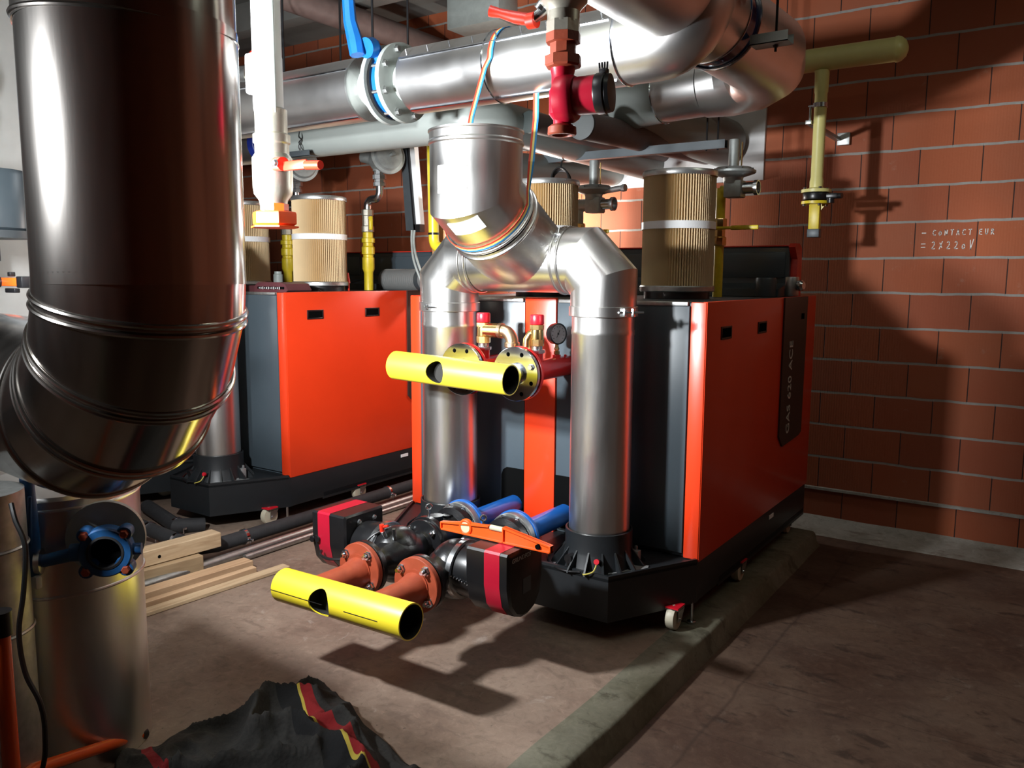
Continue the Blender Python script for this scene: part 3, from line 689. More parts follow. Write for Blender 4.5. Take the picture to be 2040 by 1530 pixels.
def gas_drop(x, y, label, lever=True):
    t = thing('gas_line', label, 'gas pipe', (x, y, 1.40), 'yellow gas drops on the left boiler')
    MB().lathe([(0.032, 1.40), (0.032, 1.52), (0.042, 1.545), (0.042, 1.62), (0.036, 1.625), (0.036, 1.64), (0.045, 1.645), (0.045, 1.69), (0.036, 1.70), (0.036, 1.72), (0.047, 1.722), (0.047, 1.75), (0.036, 1.755), (0.036, 1.79)], (x, y, 0), (0, 0, 1), 20).build('yellow_pipe', 'gasyellow', t)
    v = MB(); v.lathe([(0.034, 1.79), (0.042, 1.795), (0.042, 1.83), (0.036, 1.835), (0.036, 1.90), (0.04, 1.905), (0.04, 1.94), (0.03, 1.945)], (x, y, 0), (0, 0, 1), 8); v.build('ball_valve', 'nickel', t)
    if lever:
        MB().tube([(x+0.035, y-0.02, 1.885), (x+0.055, y-0.03, 1.88), (x+0.062, y-0.035, 1.83), (x+0.06, y-0.035, 1.81)], [0.01, 0.012, 0.014, 0.01], 10).cbox((x+0.062, y-0.035, 1.85), (0.028, 0.014, 0.09), 0.004).build('butterfly_lever', 'gasyellow', t, 'yellow lever')
    e = MB(); p = [(x, y, 1.94)]+arc((x+0.05, y, 1.965), (-0.05, 0, 0), (0, 0, 0.045), 6)+arc((x+0.07, y, 2.06), (0, 0, -0.05), (0.045, 0, 0), 6)[0:]+[(x+0.115, y, 2.12)]
    e.tube(p, 0.026, 18); el = e.build('elbow', 'zinc', t)
    u = MB(); u.lathe([(0.03, 2.09), (0.042, 2.092), (0.042, 2.115), (0.035, 2.118), (0.035, 2.135), (0.046, 2.137), (0.046, 2.165), (0.035, 2.17), (0.035, 2.2)], (x+0.115, y, 0), (0, 0, 1), 8); u.build('union', 'zinc', t)
    g = MB(); c = (x+0.17, y-0.01, 2.27)
    g.cyl((x+0.115, y, 2.19), (x+0.115, y, 2.27), 0.045, 20); g.lathe([(0.04, -0.10), (0.085, -0.07), (0.085, 0.02), (0.105, 0.045), (0.118, 0.05), (0.118, 0.066), (0.10, 0.07), (0.09, 0.09), (0.03, 0.1)], c, (0.9, -0.42, 0.12), 36)
    g.cyl((x+0.06, y, 2.28), (x-0.02, y-0.03, 2.29), 0.05, 20, 0.035); rg = g.build('regulator', 'alu_cast', t)
    MB().cyl((x+0.26, y-0.045, 2.28), (x+0.31, y-0.07, 2.285), 0.014, 12).build('adjuster', 'alu_cast', rg)
    return t
gas_drop(-4.04, 4.18, 'yellow gas drop with zinc elbows, between the filter and the grey cable duct')
gas_drop(-4.86, 4.18, 'yellow gas drop directly below the orange-capped white pipe', False)

# ================================================================== GAS MAIN on the right
t = thing('gas_main', 'cream yellow gas main stub with flanged dropper pipe before the brick wall', 'gas pipe', (-1.16, 4.55, 1.6))
GX, GY = -1.18, 4.55
MB().lathe([(0.058, 0), (0.058, 0.80), (0.061, 0.805), (0.0615, 0.815), (0.057, 0.83), (0.04, 0.85), (0.015, 0.86)], (-1.64, GY, 2.612), (1, 0, 0), 40).build('header', 'cream', t)
MB().lathe([(0.038, 2.555), (0.036, 2.54), (0.034, 2.45), (0.031, 2.44), (0.031, 2.02), (0.035, 2.0), (0.034, 1.955)], (GX, GY, 0), (0, 0, 1), 28).build('dropper', 'cream', t)
f = MB(); f.lathe([(0.036, 1.968), (0.044, 1.962), (0.075, 1.958), (0.075, 1.942), (0.03, 1.942)], (GX, GY, 0), (0, 0, 1), 32); fl = f.build('flange', 'cream', t)
MB().lathe([(0.03, 1.905), (0.064, 1.905), (0.066, 1.91), (0.066, 1.935), (0.064, 1.94), (0.03, 1.94)], (GX, GY, 0), (0, 0, 1), 32).box(GX+0.03, GX+0.115, GY-0.028, GY+0.01, 1.908, 1.935, 0.006).cyl((GX+0.10, GY-0.01, 1.92), (GX+0.135, GY-0.02, 1.92), 0.014, 12).cyl((GX+0.08, GY-0.02, 1.91), (GX+0.08, GY-0.02, 1.885), 0.02, 12).build('butterfly_valve', 'black', t)
MB().lathe([(0.03, 1.882), (0.072, 1.884), (0.072, 1.898), (0.03, 1.90)], (GX, GY, 0), (0, 0, 1), 32).prism([(GX-0.03, GY-0.004, 1.885), (GX+0.055, GY-0.004, 1.885), (GX+0.03, GY-0.004, 1.85)], (0, 0.008, 0)).build('lower_flange', 'gasyellow', t)
MB().box(GX-0.027, GX+0.027, GY-0.02, GY+0.02, 1.752, 1.884, 0.003).build('yellow_end', 'gasyellow', t)
MB().box(GX-0.031, GX+0.031, GY-0.024, GY+0.024, 1.712, 1.755, 0.003).build('end_cap', 'chan', t)
b = MB(); 
for a in (0.6, 2.2, 3.7, 5.3): b.bolt((GX+0.058*math.cos(a), GY+0.058*math.sin(a), 1.957), (0, 0, 1), 0.009, 0.012); b.bolt((GX+0.058*math.cos(a), GY+0.058*math.sin(a), 1.884), (0, 0, -1), 0.009, 0.012)
b.build('bolt', 'zinc', t)
MB().lathe([(0.032, 2.372), (0.0365, 2.373), (0.0365, 2.395), (0.032, 2.396)], (GX, GY, 0), (0, 0, 1), 28).cyl((GX-0.03, GY, 2.384), (GX-0.06, GY, 2.384), 0.006, 8).build('pipe_clamp', 'zinc', t)
b = MB(); b.box(-1.245, -1.215, GY-0.03, WY, 2.29, 2.31, 0.002); b.box(-1.235, -1.165, WY-0.03, WY, 2.265, 2.335, 0.003); b.cyl((-1.23, GY, 2.38), (-1.23, GY, 2.30), 0.006, 8)
tag(b.build('pipe_bracket', 'galv'), 'galvanised wall bracket holding the cream gas dropper', 'bracket')

# ================================================================== BIG INSULATED PIPES under the ceiling
HY, HZ = 2.85, 2.338
t = thing('heating_header', 'long silver clad pipe running under the ceiling with a flanged butterfly valve', 'pipe', (-2.7, HY, HZ))
def clad_x(x0, x1, r, y, z, name='cladding', m='clad'):
    b = MB(); b.lathe([(r, 0), (r, x1-x0)], (x0, y, z), (1, 0, 0), 64); return b.build(name, m, t)
for (a, b_) in ((-6.5, -4.2), (-4.2, -2.735), (-2.45, -2.0), (-2.0, -1.435)): clad_x(a, b_, 0.139 if a in (-4.2, -2.0) else 0.137, HY, HZ)
MB().tube([(-1.44, HY, HZ), (-1.32, HY, HZ)]+arc((-1.32, HY, HZ+0.14), (0, 0, -0.14), (0.14, 0, 0), 8)[1:]+[(-1.18, HY, HZ+0.15)], 0.137, 56).build('end_bend', 'clad', t)
b = MB(); 
for x in (-4.2, -2.0, -1.435): b.torus((x, HY, HZ), (1, 0, 0), 0.139, 0.004, 64, 6)
for (a, b_) in ((-6.4, -2.75), (-2.44, -1.45)):
    for (ay, az) in ((-0.123, 0.065), (-0.05, -0.1305)):
        b.tube([(a, HY+ay, HZ+az), (b_, HY+ay, HZ+az)], 0.0055, 8)
b.build('seam_bead', 'chrome', t)
b = MB()
for i in range(9):
    x = -2.4+i*0.115; b.cyl((x, HY-0.12, HZ+0.075), (x, HY-0.128, HZ+0.098), 0.003, 6)
b.build('seam_screw', 'zinc', t)
MB().lathe([(0.141, 0), (0.141, 0.012), (0.08, 0.012)], (-2.747, HY, HZ), (1, 0, 0), 64).build('end_plate', 'galv', t)
MB().lathe([(0.072, -0.29), (0.095, -0.26), (0.095, -0.20), (0.085, -0.19), (0.085, -0.03)], (-2.45, HY, HZ), (1, 0, 0), 40).build('bare_neck', 'greyiron', t)
b = MB(); b.lathe([(0.085, -2.826+2.826), (0.168, 0), (0.168, 0.022), (0.085, 0.022)], (-2.625, HY, HZ), (1, 0, 0), 56); b.lathe([(0.085, 0), (0.168, 0), (0.168, 0.022), (0.1, 0.026)], (-2.538, HY, HZ), (1, 0, 0), 56); fl = b.build('flange', 'greyiron', t)
MB().lathe([(0.14, 0), (0.14, 0.065)], (-2.603, HY, HZ), (1, 0, 0), 48).build('butterfly_body', 'bluevalve', t, 'blue valve body')
MB().lathe([(0.15, 0.0), (0.152, 0.02)], (-2.605, HY, HZ), (1, 0, 0), 48).build('gasket', 'black', t)
b = MB()
for i in range(8):
    a = 2*PI*i/8+0.39; y, z = HY+0.142*math.cos(a), HZ+0.142*math.sin(a); b.bolt((-2.516, y, z), (1, 0, 0), 0.014, 0.016); b.cyl((-2.625, y, z), (-2.51, y, z), 0.008, 8); b.bolt((-2.625, y, z), (-1, 0, 0), 0.014, 0.016)
b.build('bolt', 'galv', t)
l = MB(); hx = -2.585; l.cyl((hx, HY-0.09, HZ+0.09), (hx, HY-0.13, HZ+0.15), 0.028, 20); l.cyl((hx, HY-0.13, HZ+0.13), (hx, HY-0.17, HZ+0.12), 0.042, 24); l.build('valve_stem', 'bluevalve', t, 'blue stem')
l = MB(); p0 = Vector((hx-0.03, HY-0.19, HZ+0.09)); 
l.tube([p0, p0+Vector((-0.012, 0, 0.06)), p0+Vector((-0.03, -0.01, 0.14)), p0+Vector((-0.028, -0.02, 0.23)), p0+Vector((-0.03, -0.03, 0.33))], [0.032, 0.034, 0.028, 0.026, 0.024], 8); l.build('hand_lever', 'bluevalve', t, 'blue hand lever')
# drain cock with red lever on the header
t2 = thing('drain_cock', 'nickel drain cock with red lever and grey plug on the silver header pipe', 'valve', (-3.33, HY-0.1, HZ+0.15))
MB().lathe([(0.03, -0.02), (0.036, 0.0), (0.036, 0.03), (0.045, 0.035), (0.045, 0.075), (0.03, 0.09)], (-3.33, HY-0.09, HZ+0.08), (-0.4, -0.75, 0.5), 16).build('body', 'nickel', t2)
MB().tube([(-3.375, HY-0.15, HZ+0.115), (-3.45, HY-0.16, HZ+0.125)], 0.036, 20).build('plug', 'galv', t2)
MB().cyl((-3.36, HY-0.14, HZ+0.14), (-3.37, HY-0.145, HZ+0.18), 0.012, 12).tube([(-3.37, HY-0.145, HZ+0.165), (-3.36, HY-0.15, HZ+0.20), (-3.30, HY-0.16, HZ+0.225), (-3.19, HY-0.17, HZ+0.245)], [0.014, 0.013, 0.011, 0.012], 10).build('lever', 'handlered', t2, 'red lever')

# pipe coming from above the camera, elbow, then bend to the wall
t = thing('supply_pipe', 'thick silver clad pipe bending above the gas riser and turning back into the wall', 'pipe', (-1.3, 3.9, 2.4))
P0 = Vector((-1.245, 1.2, 2.50)); P1 = Vector((-1.245, 3.12, 2.480)); P2 = Vector((-1.235, 3.86, 2.47))
MB().tube([P0, P1], 0.172, 64).build('straight_cladding', 'clad', t)
MB().lathe([(0.166, 0), (0.174, 0.0), (0.174, 0.02), (0.166, 0.02), (0.160, 0.022), (0.160, 0.06), (0.174, 0.062), (0.176, 0.085), (0.166, 0.087)], P1, (P2-P1), 64).build('dark_band', 'navyband', t) if False else None
b = MB(); D = (P2-P1).normalized(); b.lathe([(0.150, 0.0), (0.166, 0.0), (0.166, 0.11), (0.150, 0.11)], P1, D, 64); b.build('blue_black_band', 'inkband', t, 'blue-black band')
b = MB(); b.torus(P1, D, 0.172, 0.005, 64, 8); b.torus(P1+D*0.11, D, 0.172, 0.006, 64, 8); b.build('bead', 'chrome', t)
ex = [P1+D*0.075, P1+D*0.26] ; cc = Vector((-1.455, 3.62, 2.47))
pth = [P1+D*0.11]+[Vector((-1.46+0.24*math.cos(a), 3.72+0.24*math.sin(a), 2.470-0.045*(a/(PI/2)))) for a in [PI/2*k/3 for k in range(4)]]+[Vector((-1.57, 3.96, 2.42))]
MB().tube(pth, [0.172, 0.176, 0.176, 0.17, 0.16, 0.15], 64).build('segmented_elbow', 'clad', t, sharp=14)
b = MB(); b.tube([Vector((-1.56, 3.96, 2.42)), Vector((-1.86, 4.0, 2.415))], 0.142, 56); b.build('short_run', 'clad', t)
b = MB(); b.torus((-1.80, 3.993, 2.415), (1, -0.13, 0), 0.144, 0.004, 56, 6); b.build('run_bead', 'chrome', t)
pr = [Vector((-1.81, 3.993, 2.415))]+[Vector((-1.92-0.15*math.sin(a), 4.15-0.15*math.cos(a), 2.41-0.01*a)) for a in [PI/2*k/6 for k in range(7)]]+[Vector((-2.03, 4.4, 2.375)), Vector((-1.904, WY-0.05, 2.33))]
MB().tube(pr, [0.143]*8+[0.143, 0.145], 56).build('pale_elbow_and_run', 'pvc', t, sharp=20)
# hanger
b = MB(); b.prism([(-1.24, 3.62, 2.285), (-1.10, 3.60, 2.30), (-1.06, 3.60, 2.335), (-1.18, 3.62, 2.32)], (0, 0.05, 0)) if False else None
t = thing('pipe_hanger', 'grey folded hanger plate on a thin black rod under the thick elbow', 'hanger', (-1.15, 3.5, 2.4))
b = MB(); b.box(-1.085, -0.945, 3.150, 3.225, 2.355, 2.358); b.box(-1.085, -0.945, 3.150, 3.153, 2.355, 2.392); b.box(-1.085, -0.945, 3.222, 3.225, 2.355, 2.392); b.build('channel', 'bracket', t)
MB().cyl((-1.0, 3.19, 2.33), (-1.0, 3.19, 3.5), 0.005, 8).bolt((-1.0, 3.19, 2.353), (0, 0, -1), 0.009, 0.008).build('rod', 'black', t)
t = thing('top_valve', 'dark blue valve top with small white knob above the thick silver pipe', 'valve', (-1.1, 3.05, 2.6))
MB().tube([(-1.19, 3.02, 2.58), (-1.13, 3.04, 2.66), (-1.10, 3.05, 2.9)], 0.03, 16).build('neck', 'inkband', t)
MB().lathe([(0.05, 0), (0.06, 0.006), (0.06, 0.02), (0.03, 0.03)], (-1.06, 3.05, 2.55), (0.6, -0.8, 0.1), 28).build('gear_housing', 'bluevalve', t)
MB().lathe([(0.03, 0), (0.04, 0.01), (0.035, 0.03), (0.01, 0.036)], (-1.015, 3.02, 2.53), (0.6, -0.8, 0), 24).build('knob', 'white', t, 'white knob')

# return pipe, pale clad, running left below the header and bending to the wall
RY, RZ, RR = 3.35, 2.262, 0.103
t = thing('return_pipe', 'pale grey clad pipe just below the silver header, bending back towards the wall', 'pipe', (-3.5, RY, RZ))
pts = [Vector((-4.02, RY, RZ+0.005)), Vector((-2.62, RY, RZ))]+arc((-2.62, RY+0.16, RZ), (0, -0.16, 0), (0.16, 0, 0), 8)[1:]+[Vector((-2.45, 4.3, RZ-0.005)), Vector((-2.42, WY-0.024, 2.24))]
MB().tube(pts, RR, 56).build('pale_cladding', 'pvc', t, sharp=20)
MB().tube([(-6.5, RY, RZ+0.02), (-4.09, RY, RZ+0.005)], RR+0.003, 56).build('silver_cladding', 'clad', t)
MB().lathe([(RR+0.003, 0), (RR+0.006, 0.004), (RR+0.006, 0.05), (RR+0.003, 0.054)], (-4.095, RY, RZ+0.005), (1, 0, 0), 56).build('blue_band', 'navy', t, 'navy blue band')
t = thing('pipe_hanger', 'small grey cradle with twisted wires under the pale pipe, above the left gas regulator', 'hanger', (-3.7, 3.2, 2.2))
b = MB(); b.box(-3.72, -3.56, 3.235, 3.30, 2.152, 2.157, 0.001); b.box(-3.72, -3.56, 3.235, 3.239, 2.152, 2.185, 0.001); b.build('cradle', 'chan', t)
b = MB(); b.tube(bezier([(-3.63, 3.235, 2.18), (-3.625, 3.232, 2.21), (-3.64, 3.235, 2.23), (-3.62, 3.24, 2.25), (-3.63, 3.25, 2.28)]), 0.003, 6); b.tube(bezier([(-3.63, 3.235, 2.18), (-3.64, 3.232, 2.21), (-3.62, 3.235, 2.24), (-3.645, 3.24, 2.26), (-3.65, 3.25, 2.29)]), 0.003, 6); b.build('tie_wire', 'wire', t)

# small capped pipes and the run of pale pipes entering the wall
def ypipe(x, y0, z0, z1, r, label, m, capm=None, name='branch_pipe', x1=None):
    t = thing(name, label, 'pipe', (x, y0, z0), 'insulated pipes running into the wall')
    MB().tube([(x, y0, z0), (x if x1 is None else x1, WY-0.024, z1)], r, 36).build('cladding', m, t)
    if capm: MB().lathe([(r*0.9, -0.006), (r+0.002, -0.004), (r+0.002, 0.012)], (x, y0, z0), (0, 1, 0), 36).build('end_disc', capm, t)
    return t
M['capdark'] = mat('dark_green_cap', (0.018, 0.026, 0.024), 0.6)
M['capgrey'] = mat('grey_cap', (0.05, 0.055, 0.055), 0.6)
M['browntint'] = mat('brown_pipe_and_floor_bounce', (0.15, 0.105, 0.095), 0.6, 0, 0.1, 20)  # floor bounce painted in on the capped pipes; plain brown on the ceiling pipe
ypipe(-2.33, 3.56, 2.262, 2.30, 0.052, 'thin capped pipe with dark green disc, right of the pale pipe bend', 'browntint', 'capdark')
ypipe(-2.03, 3.56, 2.22, 2.28, 0.068, 'capped pipe with grey disc, right of the red circulator nozzle', 'browntint', 'capgrey')
ypipe(-2.17, 3.72, 2.275, 2.33, 0.06, 'capped pipe whose grey disc peeps out behind the red circulator nozzle', 'browntint', 'capgrey')
ypipe(-2.69, 3.5, 2.07, 2.20, 0.085, 'pale pipe lowest of those entering the plaster, behind the flue collar', 'pvc')
b = MB(); b.box(-2.95, -1.555, 4.20, 4.204, 2.158, 2.20); b.box(-2.95, -1.555, 4.20, 4.245, 2.156, 2.16); b.box(-2.95, -1.555, 4.241, 4.245, 2.158, 2.20)
t = thing('support_channel', 'long grey steel channel carrying the pipes near the wall', 'bracket', (-2.2, 4.22, 2.16)); b.build('channel', 'chan', t)
b = MB(); 
for x in (-1.66, -1.60): b.cyl((x, 4.222, 2.15), (x, 4.222, 3.5), 0.005, 8)
b.build('rod', 'black', t)

# threaded rods in the dark upper left
for i, (x, y, z, lab) in enumerate(((-3.30, 2.85, 2.47, 'thin black rod touching the red drain cock lever'), (-3.92, 3.35, 2.35, 'thin black rod second from the big duct'), (-2.83, 2.98, 2.47, 'thin black rod directly behind the blue lever'), (-3.42, 3.35, 2.36, 'thin black rod left of the red drain cock'), (-2.98, 3.4, 2.35, 'thin black rod right of the blue lever'))):
    tag(MB().cyl((x, y, z), (x, y, 3.5), 0.006, 8).build('threaded_rod', 'black'), lab, 'rod', 'rods hanging from the ceiling')
# pipe high up near the wall
t = thing('ceiling_pipe', 'brown-grey pipe high under the ceiling with a red mortar patch where it meets the wall', 'pipe', (-4.1, 4.4, 3.0))
MB().tube([(-4.12, 1.8, 3.16), (-4.12, WY, 3.16)], 0.085, 36).build('cladding', 'pipebrown', t) if False else MB().tube([(-4.12, 1.8, 3.18), (-4.12, WY, 3.18)], 0.085, 36).build('cladding', 'browntint', t)
tag(MB().cyl((-9.99, 4.75, 2.78), (-5.2, 4.75, 2.78), 0.09, 30).build('rear_pipe', 'pvc'), 'grey pipe in the dark behind the white pipe', 'pipe')
tag(MB().box(-5.62, -5.35, 4.99, WY, 2.9, 3.2, 0.01).build('junction_box', 'greyiron'), 'dim grey box on the rear wall high behind the threaded rods', 'box')

# red circulator hanging from a large ball valve
t = thing('circulator', 'small red circulator with a black head hanging below a big ball valve', 'pump', (-1.18, 1.96, 1.9))
cx, cy = -1.18, 1.965
MB().lathe([(0.034, 2.155), (0.043, 2.16), (0.043, 2.19), (0.050, 2.20), (0.0625, 2.212), (0.0625, 2.30), (0.055, 2.31), (0.045, 2.50)], (cx, cy, 0), (0, 0, 1), 36).lathe([(0.043, 2.12), (0.046, 2.122), (0.046, 2.165)], (cx, cy, 0), (0, 0, 1), 8).build('ball_valve', 'nickel', t)
MB().lathe([(0.03, 2.045), (0.046, 2.05), (0.050, 2.055), (0.050, 2.078), (0.036, 2.083), (0.036, 2.11), (0.047, 2.112), (0.047, 2.135), (0.035, 2.14)], (cx, cy, 0), (0, 0, 1), 8).build('union', 'primer', t)
b = MB(); b.lathe([(0.034, 2.05), (0.03, 2.03), (0.030, 2.0), (0.036, 1.99), (0.036, 1.93), (0.024, 1.915), (0.024, 1.90)], (cx, cy, 0), (0, 0, 1), 28); b.lathe([(0.03, -0.03), (0.058, -0.02), (0.062, 0.0), (0.062, 0.02), (0.056, 0.03)], (cx+0.012, cy-0.005, 1.967), (1, 0.2, 0), 32)
b.lathe([(0.048, 0), (0.050, 0.062)], (cx+0.035, cy, 1.972), (1, 0.25, 0.03), 36); b.build('pump_body', 'pumpred', t)
MB().lathe([(0.020, 1.905), (0.030, 1.902), (0.038, 1.896), (0.039, 1.879), (0.036, 1.875), (0.027, 1.875), (0.025, 1.888)], (cx, cy, 0), (0, 0, 1), 28).build('lower_nozzle', 'primer', t)
b = MB(); D = Vector((1, 0.25, 0.03)).normalized(); c0 = Vector((cx+0.035, cy, 1.972))+D*0.062; b.lathe([(0.050, 0), (0.052, 0.004), (0.052, 0.024), (0.048, 0.027), (0.050, 0.030), (0.048, 0.04), (0.001, 0.041)], c0, D, 40); b.box(c0.x+0.01, c0.x+0.03, c0.y-0.012, c0.y+0.012, 2.015, 2.036, 0.003); b.build('motor_head', 'black', t)
b = MB(); 
for k in range(4): b.cyl((c0.x+0.008+k*0.007, c0.y, 2.03), (c0.x+0.006+k*0.008, c0.y, 2.052), 0.0025, 6)
b.build('terminal_pin', 'black', t)
b = MB(); b.cyl((cx-0.04, cy-0.012, 2.228), (cx-0.062, cy-0.02, 2.20), 0.018, 16); b.cyl((cx-0.04, cy-0.016, 2.205), (cx-0.085, cy-0.02, 2.18), 0.014, 16); b.build('stem', 'zinc', t)
b = MB(); p0 = Vector((cx-0.085, cy-0.02, 2.178)); b.cyl(p0+Vector((0.012, 0, 0)), p0+Vector((-0.012, 0, 0)), 0.021, 16); b.tube([p0+Vector((0.005, 0, 0)), p0+Vector((-0.045, -0.01, 0.012)), p0+Vector((-0.09, -0.02, 0.028)), p0+Vector((-0.118, -0.03, 0.036))], [0.016, 0.016, 0.012, 0.015], 14); b.build('handle', 'handlered', t, 'red handle')

# white insulated vertical pipe with ball valve and red handle
t = thing('white_riser', 'overexposed white pipe with ball valve, red handle and orange hexagon end cap', 'pipe', (-2.235, 1.87, 1.7))
wx, wy = -2.24, 1.87
MB().lathe([(0.046, 2.03), (0.048, 2.04), (0.048, 2.20), (0.0465, 2.205), (0.0465, 3.5)], (wx-0.005, wy, 0), (0, 0, 1), 36).box(wx-0.085, wx-0.04, wy-0.03, wy+0.02, 2.09, 2.22, 0.01).build('insulation', 'whitepipe', t)
MB().cyl((wx+0.048, wy-0.02, 2.02), (wx+0.048, wy-0.02, 3.0), 0.006, 8).build('cable', 'greyiron', t)
MB().lathe([(0.043, 1.70), (0.043, 1.725), (0.047, 1.745), (0.062, 1.765), (0.065, 1.79), (0.065, 1.88), (0.055, 1.895), (0.055, 1.925), (0.060, 1.93), (0.060, 1.955), (0.052, 1.96), (0.052, 2.035), (0.046, 2.04)], (wx+0.005, wy, 0), (0, 0, 1), 32).build('valve_body', 'nickel', t)
MB().lathe([(0.037, 1.735), (0.044, 1.733), (0.044, 1.71)], (wx+0.012, wy, 0), (0, 0, 1), 8).lathe([(0.046, 1.712), (0.073, 1.706), (0.075, 1.70), (0.075, 1.668), (0.066, 1.662), (0.082, 1.66), (0.082, 1.655)], (wx+0.008, wy, 0), (0, 0, 1), 6).build('hex_cap', 'orange', t, 'orange-red hexagonal cap')
b = MB(); b.cyl((wx+0.06, wy-0.03, 1.855), (wx+0.105, wy-0.04, 1.852), 0.022, 16); b.cbox((wx+0.155, wy-0.035, 1.845), (0.11, 0.012, 0.03), 0.005); b.cyl((wx+0.205, wy-0.035, 1.842), (wx+0.27, wy-0.035, 1.838), 0.014, 12); b.build('handle', 'handlered', t, 'red handle')
MB().bolt((wx+0.092, wy-0.06, 1.853), (0, -1, 0), 0.011, 0.01).build('handle_nut', 'zinc', t)

# ================================================================== CABLE DUCT, YELLOW RISER, COIL
t = thing('cable_duct', 'slanting grey cable duct with two cables leaving its lower end', 'cable duct', (-3.75, 4.3, 1.77))
b = MB(); b.prism([(-3.835, 4.28, 2.45), (-3.77, 4.28, 2.45), (-3.72, 4.28, 1.80), (-3.785, 4.28, 1.80)], (0, 0.04, 0)); b.build('tray', 'chan', t)
b = MB(); b.prism([(-3.765, 4.285, 2.45), (-3.72, 4.285, 2.45), (-3.66, 4.285, 1.84), (-3.70, 4.285, 1.84)], (0, 0.04, 0)); b.build('pale_cover', 'white', t, 'pale cover strip')
b = MB(); b.prism([(-3.775, 4.27, 2.45), (-3.76, 4.27, 2.45), (-3.695, 4.27, 1.80), (-3.71, 4.27, 1.80)], (0, 0.05, 0)); b.prism([(-3.71, 4.27, 1.84), (-3.655, 4.27, 1.84), (-3.655, 4.27, 1.79), (-3.705, 4.27, 1.79)], (0, 0.05, 0)); b.build('edge_gasket', 'black', t)
b = MB(); b.tube(bezier([(-3.70, 4.27, 1.80), (-3.69, 4.25, 1.72), (-3.62, 4.2, 1.60), (-3.55, 4.2, 1.46), (-3.50, 4.2, 1.41)]), 0.008, 8); b.tube(bezier([(-3.715, 4.26, 1.80), (-3.70, 4.24, 1.72), (-3.64, 4.19, 1.60), (-3.575, 4.19, 1.46), (-3.53, 4.19, 1.41)]), 0.008, 8); b.build('cable', 'greyiron', t)
t = thing('gas_riser', 'bright yellow gas riser left of the open flue collar', 'gas pipe', (-3.57, 4.3, 1.7))
pp = [(-3.572, 4.3, 2.42), (-3.560, 4.3, 1.75)]+arc((-3.51, 4.3, 1.745), (-0.05, 0, 0), (0, 0, -0.06), 6)+[(-3.2, 4.3, 1.685)]
MB().tube(pp, 0.034, 24).build('pipe', 'yellow', t)
MB().lathe([(0.034, 1.768), (0.037, 1.769), (0.037, 1.782), (0.034, 1.783)], (-3.5605, 4.3, 0), (0, 0, 1), 24).build('weld_ring', 'black', t)
tag(MB().box(-3.545, -3.42, 4.40, 4.44, 1.70, 1.98, 0.004).build('wall_box', 'white'), 'white box behind the yellow riser, left of the flue collar', 'box')
tag(MB().box(-3.70, -3.60, 4.45, 4.49, 1.55, 2.1, 0.003).build('wood_batten', 'peach'), 'buff upright batten between cable duct and yellow riser', 'batten')
b = MB()
for k in range(5):
    b.torus((-2.43+0.004*k, 4.05-0.012*k, 2.03), (0.1*k-0.2, 1, 0.1), 0.052+0.003*k, 0.005, 36, 6)
b.tube(bezier([(-2.485, 4.04, 2.03), (-2.49, 4.04, 1.95), (-2.48, 4.04, 1.85), (-2.48, 4.04, 1.42)]), 0.005, 6); b.tube(bezier([(-2.44, 4.05, 2.08), (-2.46, 4.1, 2.14), (-2.50, 4.2, 2.16)]), 0.005, 6)
tag(b.build('cable_coil', 'wire'), 'coil of black cable hanging above the half hidden filter', 'cable')

# ================================================================== THINGS ON TOP OF THE LEFT BOILER
t = thing('corrugated_hose', 'grey corrugated air hose lying on top of the left boiler', 'hose', (-4.2, 4.3, 1.40))
b = MB(); prof = []
for i in range(56): prof += [(0.075 if i % 2 else 0.068, i*0.0125)]
b.lathe(prof, (-4.12, 4.44, 1.472), (0.75, -0.2, 0), 28); b.build('bellows', 'bellows', t)
MB().lathe([(0.078, 0), (0.078, 0.04)], (-3.68, 4.323, 1.472), (0.75, -0.2, 0), 28).build('clip_band', 'chan', t)
t = thing('maroon_case', 'flat maroon plastic case with white lettering on the left boiler', 'case', (-4.0, 3.35, 1.40))
b = MB(); b.prism([(-4.40, 3.23, 1.400), (-3.78, 3.23, 1.400), (-3.76, 3.23, 1.412), (-3.785, 3.23, 1.448), (-3.83, 3.23, 1.458), (-4.02, 3.23, 1.456), (-4.05, 3.23, 1.438), (-4.40, 3.23, 1.43)], (0, 0.18, 0)); b.build('shell', 'maroon', t)
MB().box(-4.02, -3.79, 3.224, 3.232, 1.418, 1.432, 0.001).build('grip_gap', 'dark', t)
b = MB()
for k in range(12): b.cbox((-4.0+k*0.016, 3.222, 1.424), (0.006, 0.001, 0.006+0.004*(k % 3)))
b.build('lettering', 'white', t)
tag(MB().lathe([(0.03, 0), (0.03, 0.10), (0.024, 0.105), (0.024, 0.12)], (-4.28, 3.6, 1.402), (0, 0, 1), 20).build('grease_can', 'greyiron'), 'small grey can between the left filters', 'can')
tag(MB().cyl((-3.95, 3.9, 1.40), (-3.95, 3.9, 1.455), 0.006, 8).cyl((-3.95, 3.9, 1.45), (-3.952, 3.89, 1.515), 0.011, 10).build('screwdriver', 'handlered'), 'tiny red-handled tool standing by the corrugated hose', 'tool')
b = MB(); b.lathe([(0.05, 0), (0.055, 0.01), (0.055, 0.11), (0.05, 0.12)], (-1.34, 4.42, 1.478), (1, 0.1, 0), 28)
t = thing('wall_clamp', 'zinc clamp with bolt on the rear corner of the right boiler', 'clamp', (-1.25, 4.42, 1.41))
MB().lathe([(0.034, 1.405), (0.036, 1.41), (0.036, 1.50), (0.034, 1.505)], (-1.262, 4.48, 0), (0, 0, 1), 24).build('sleeve', 'galv', t)
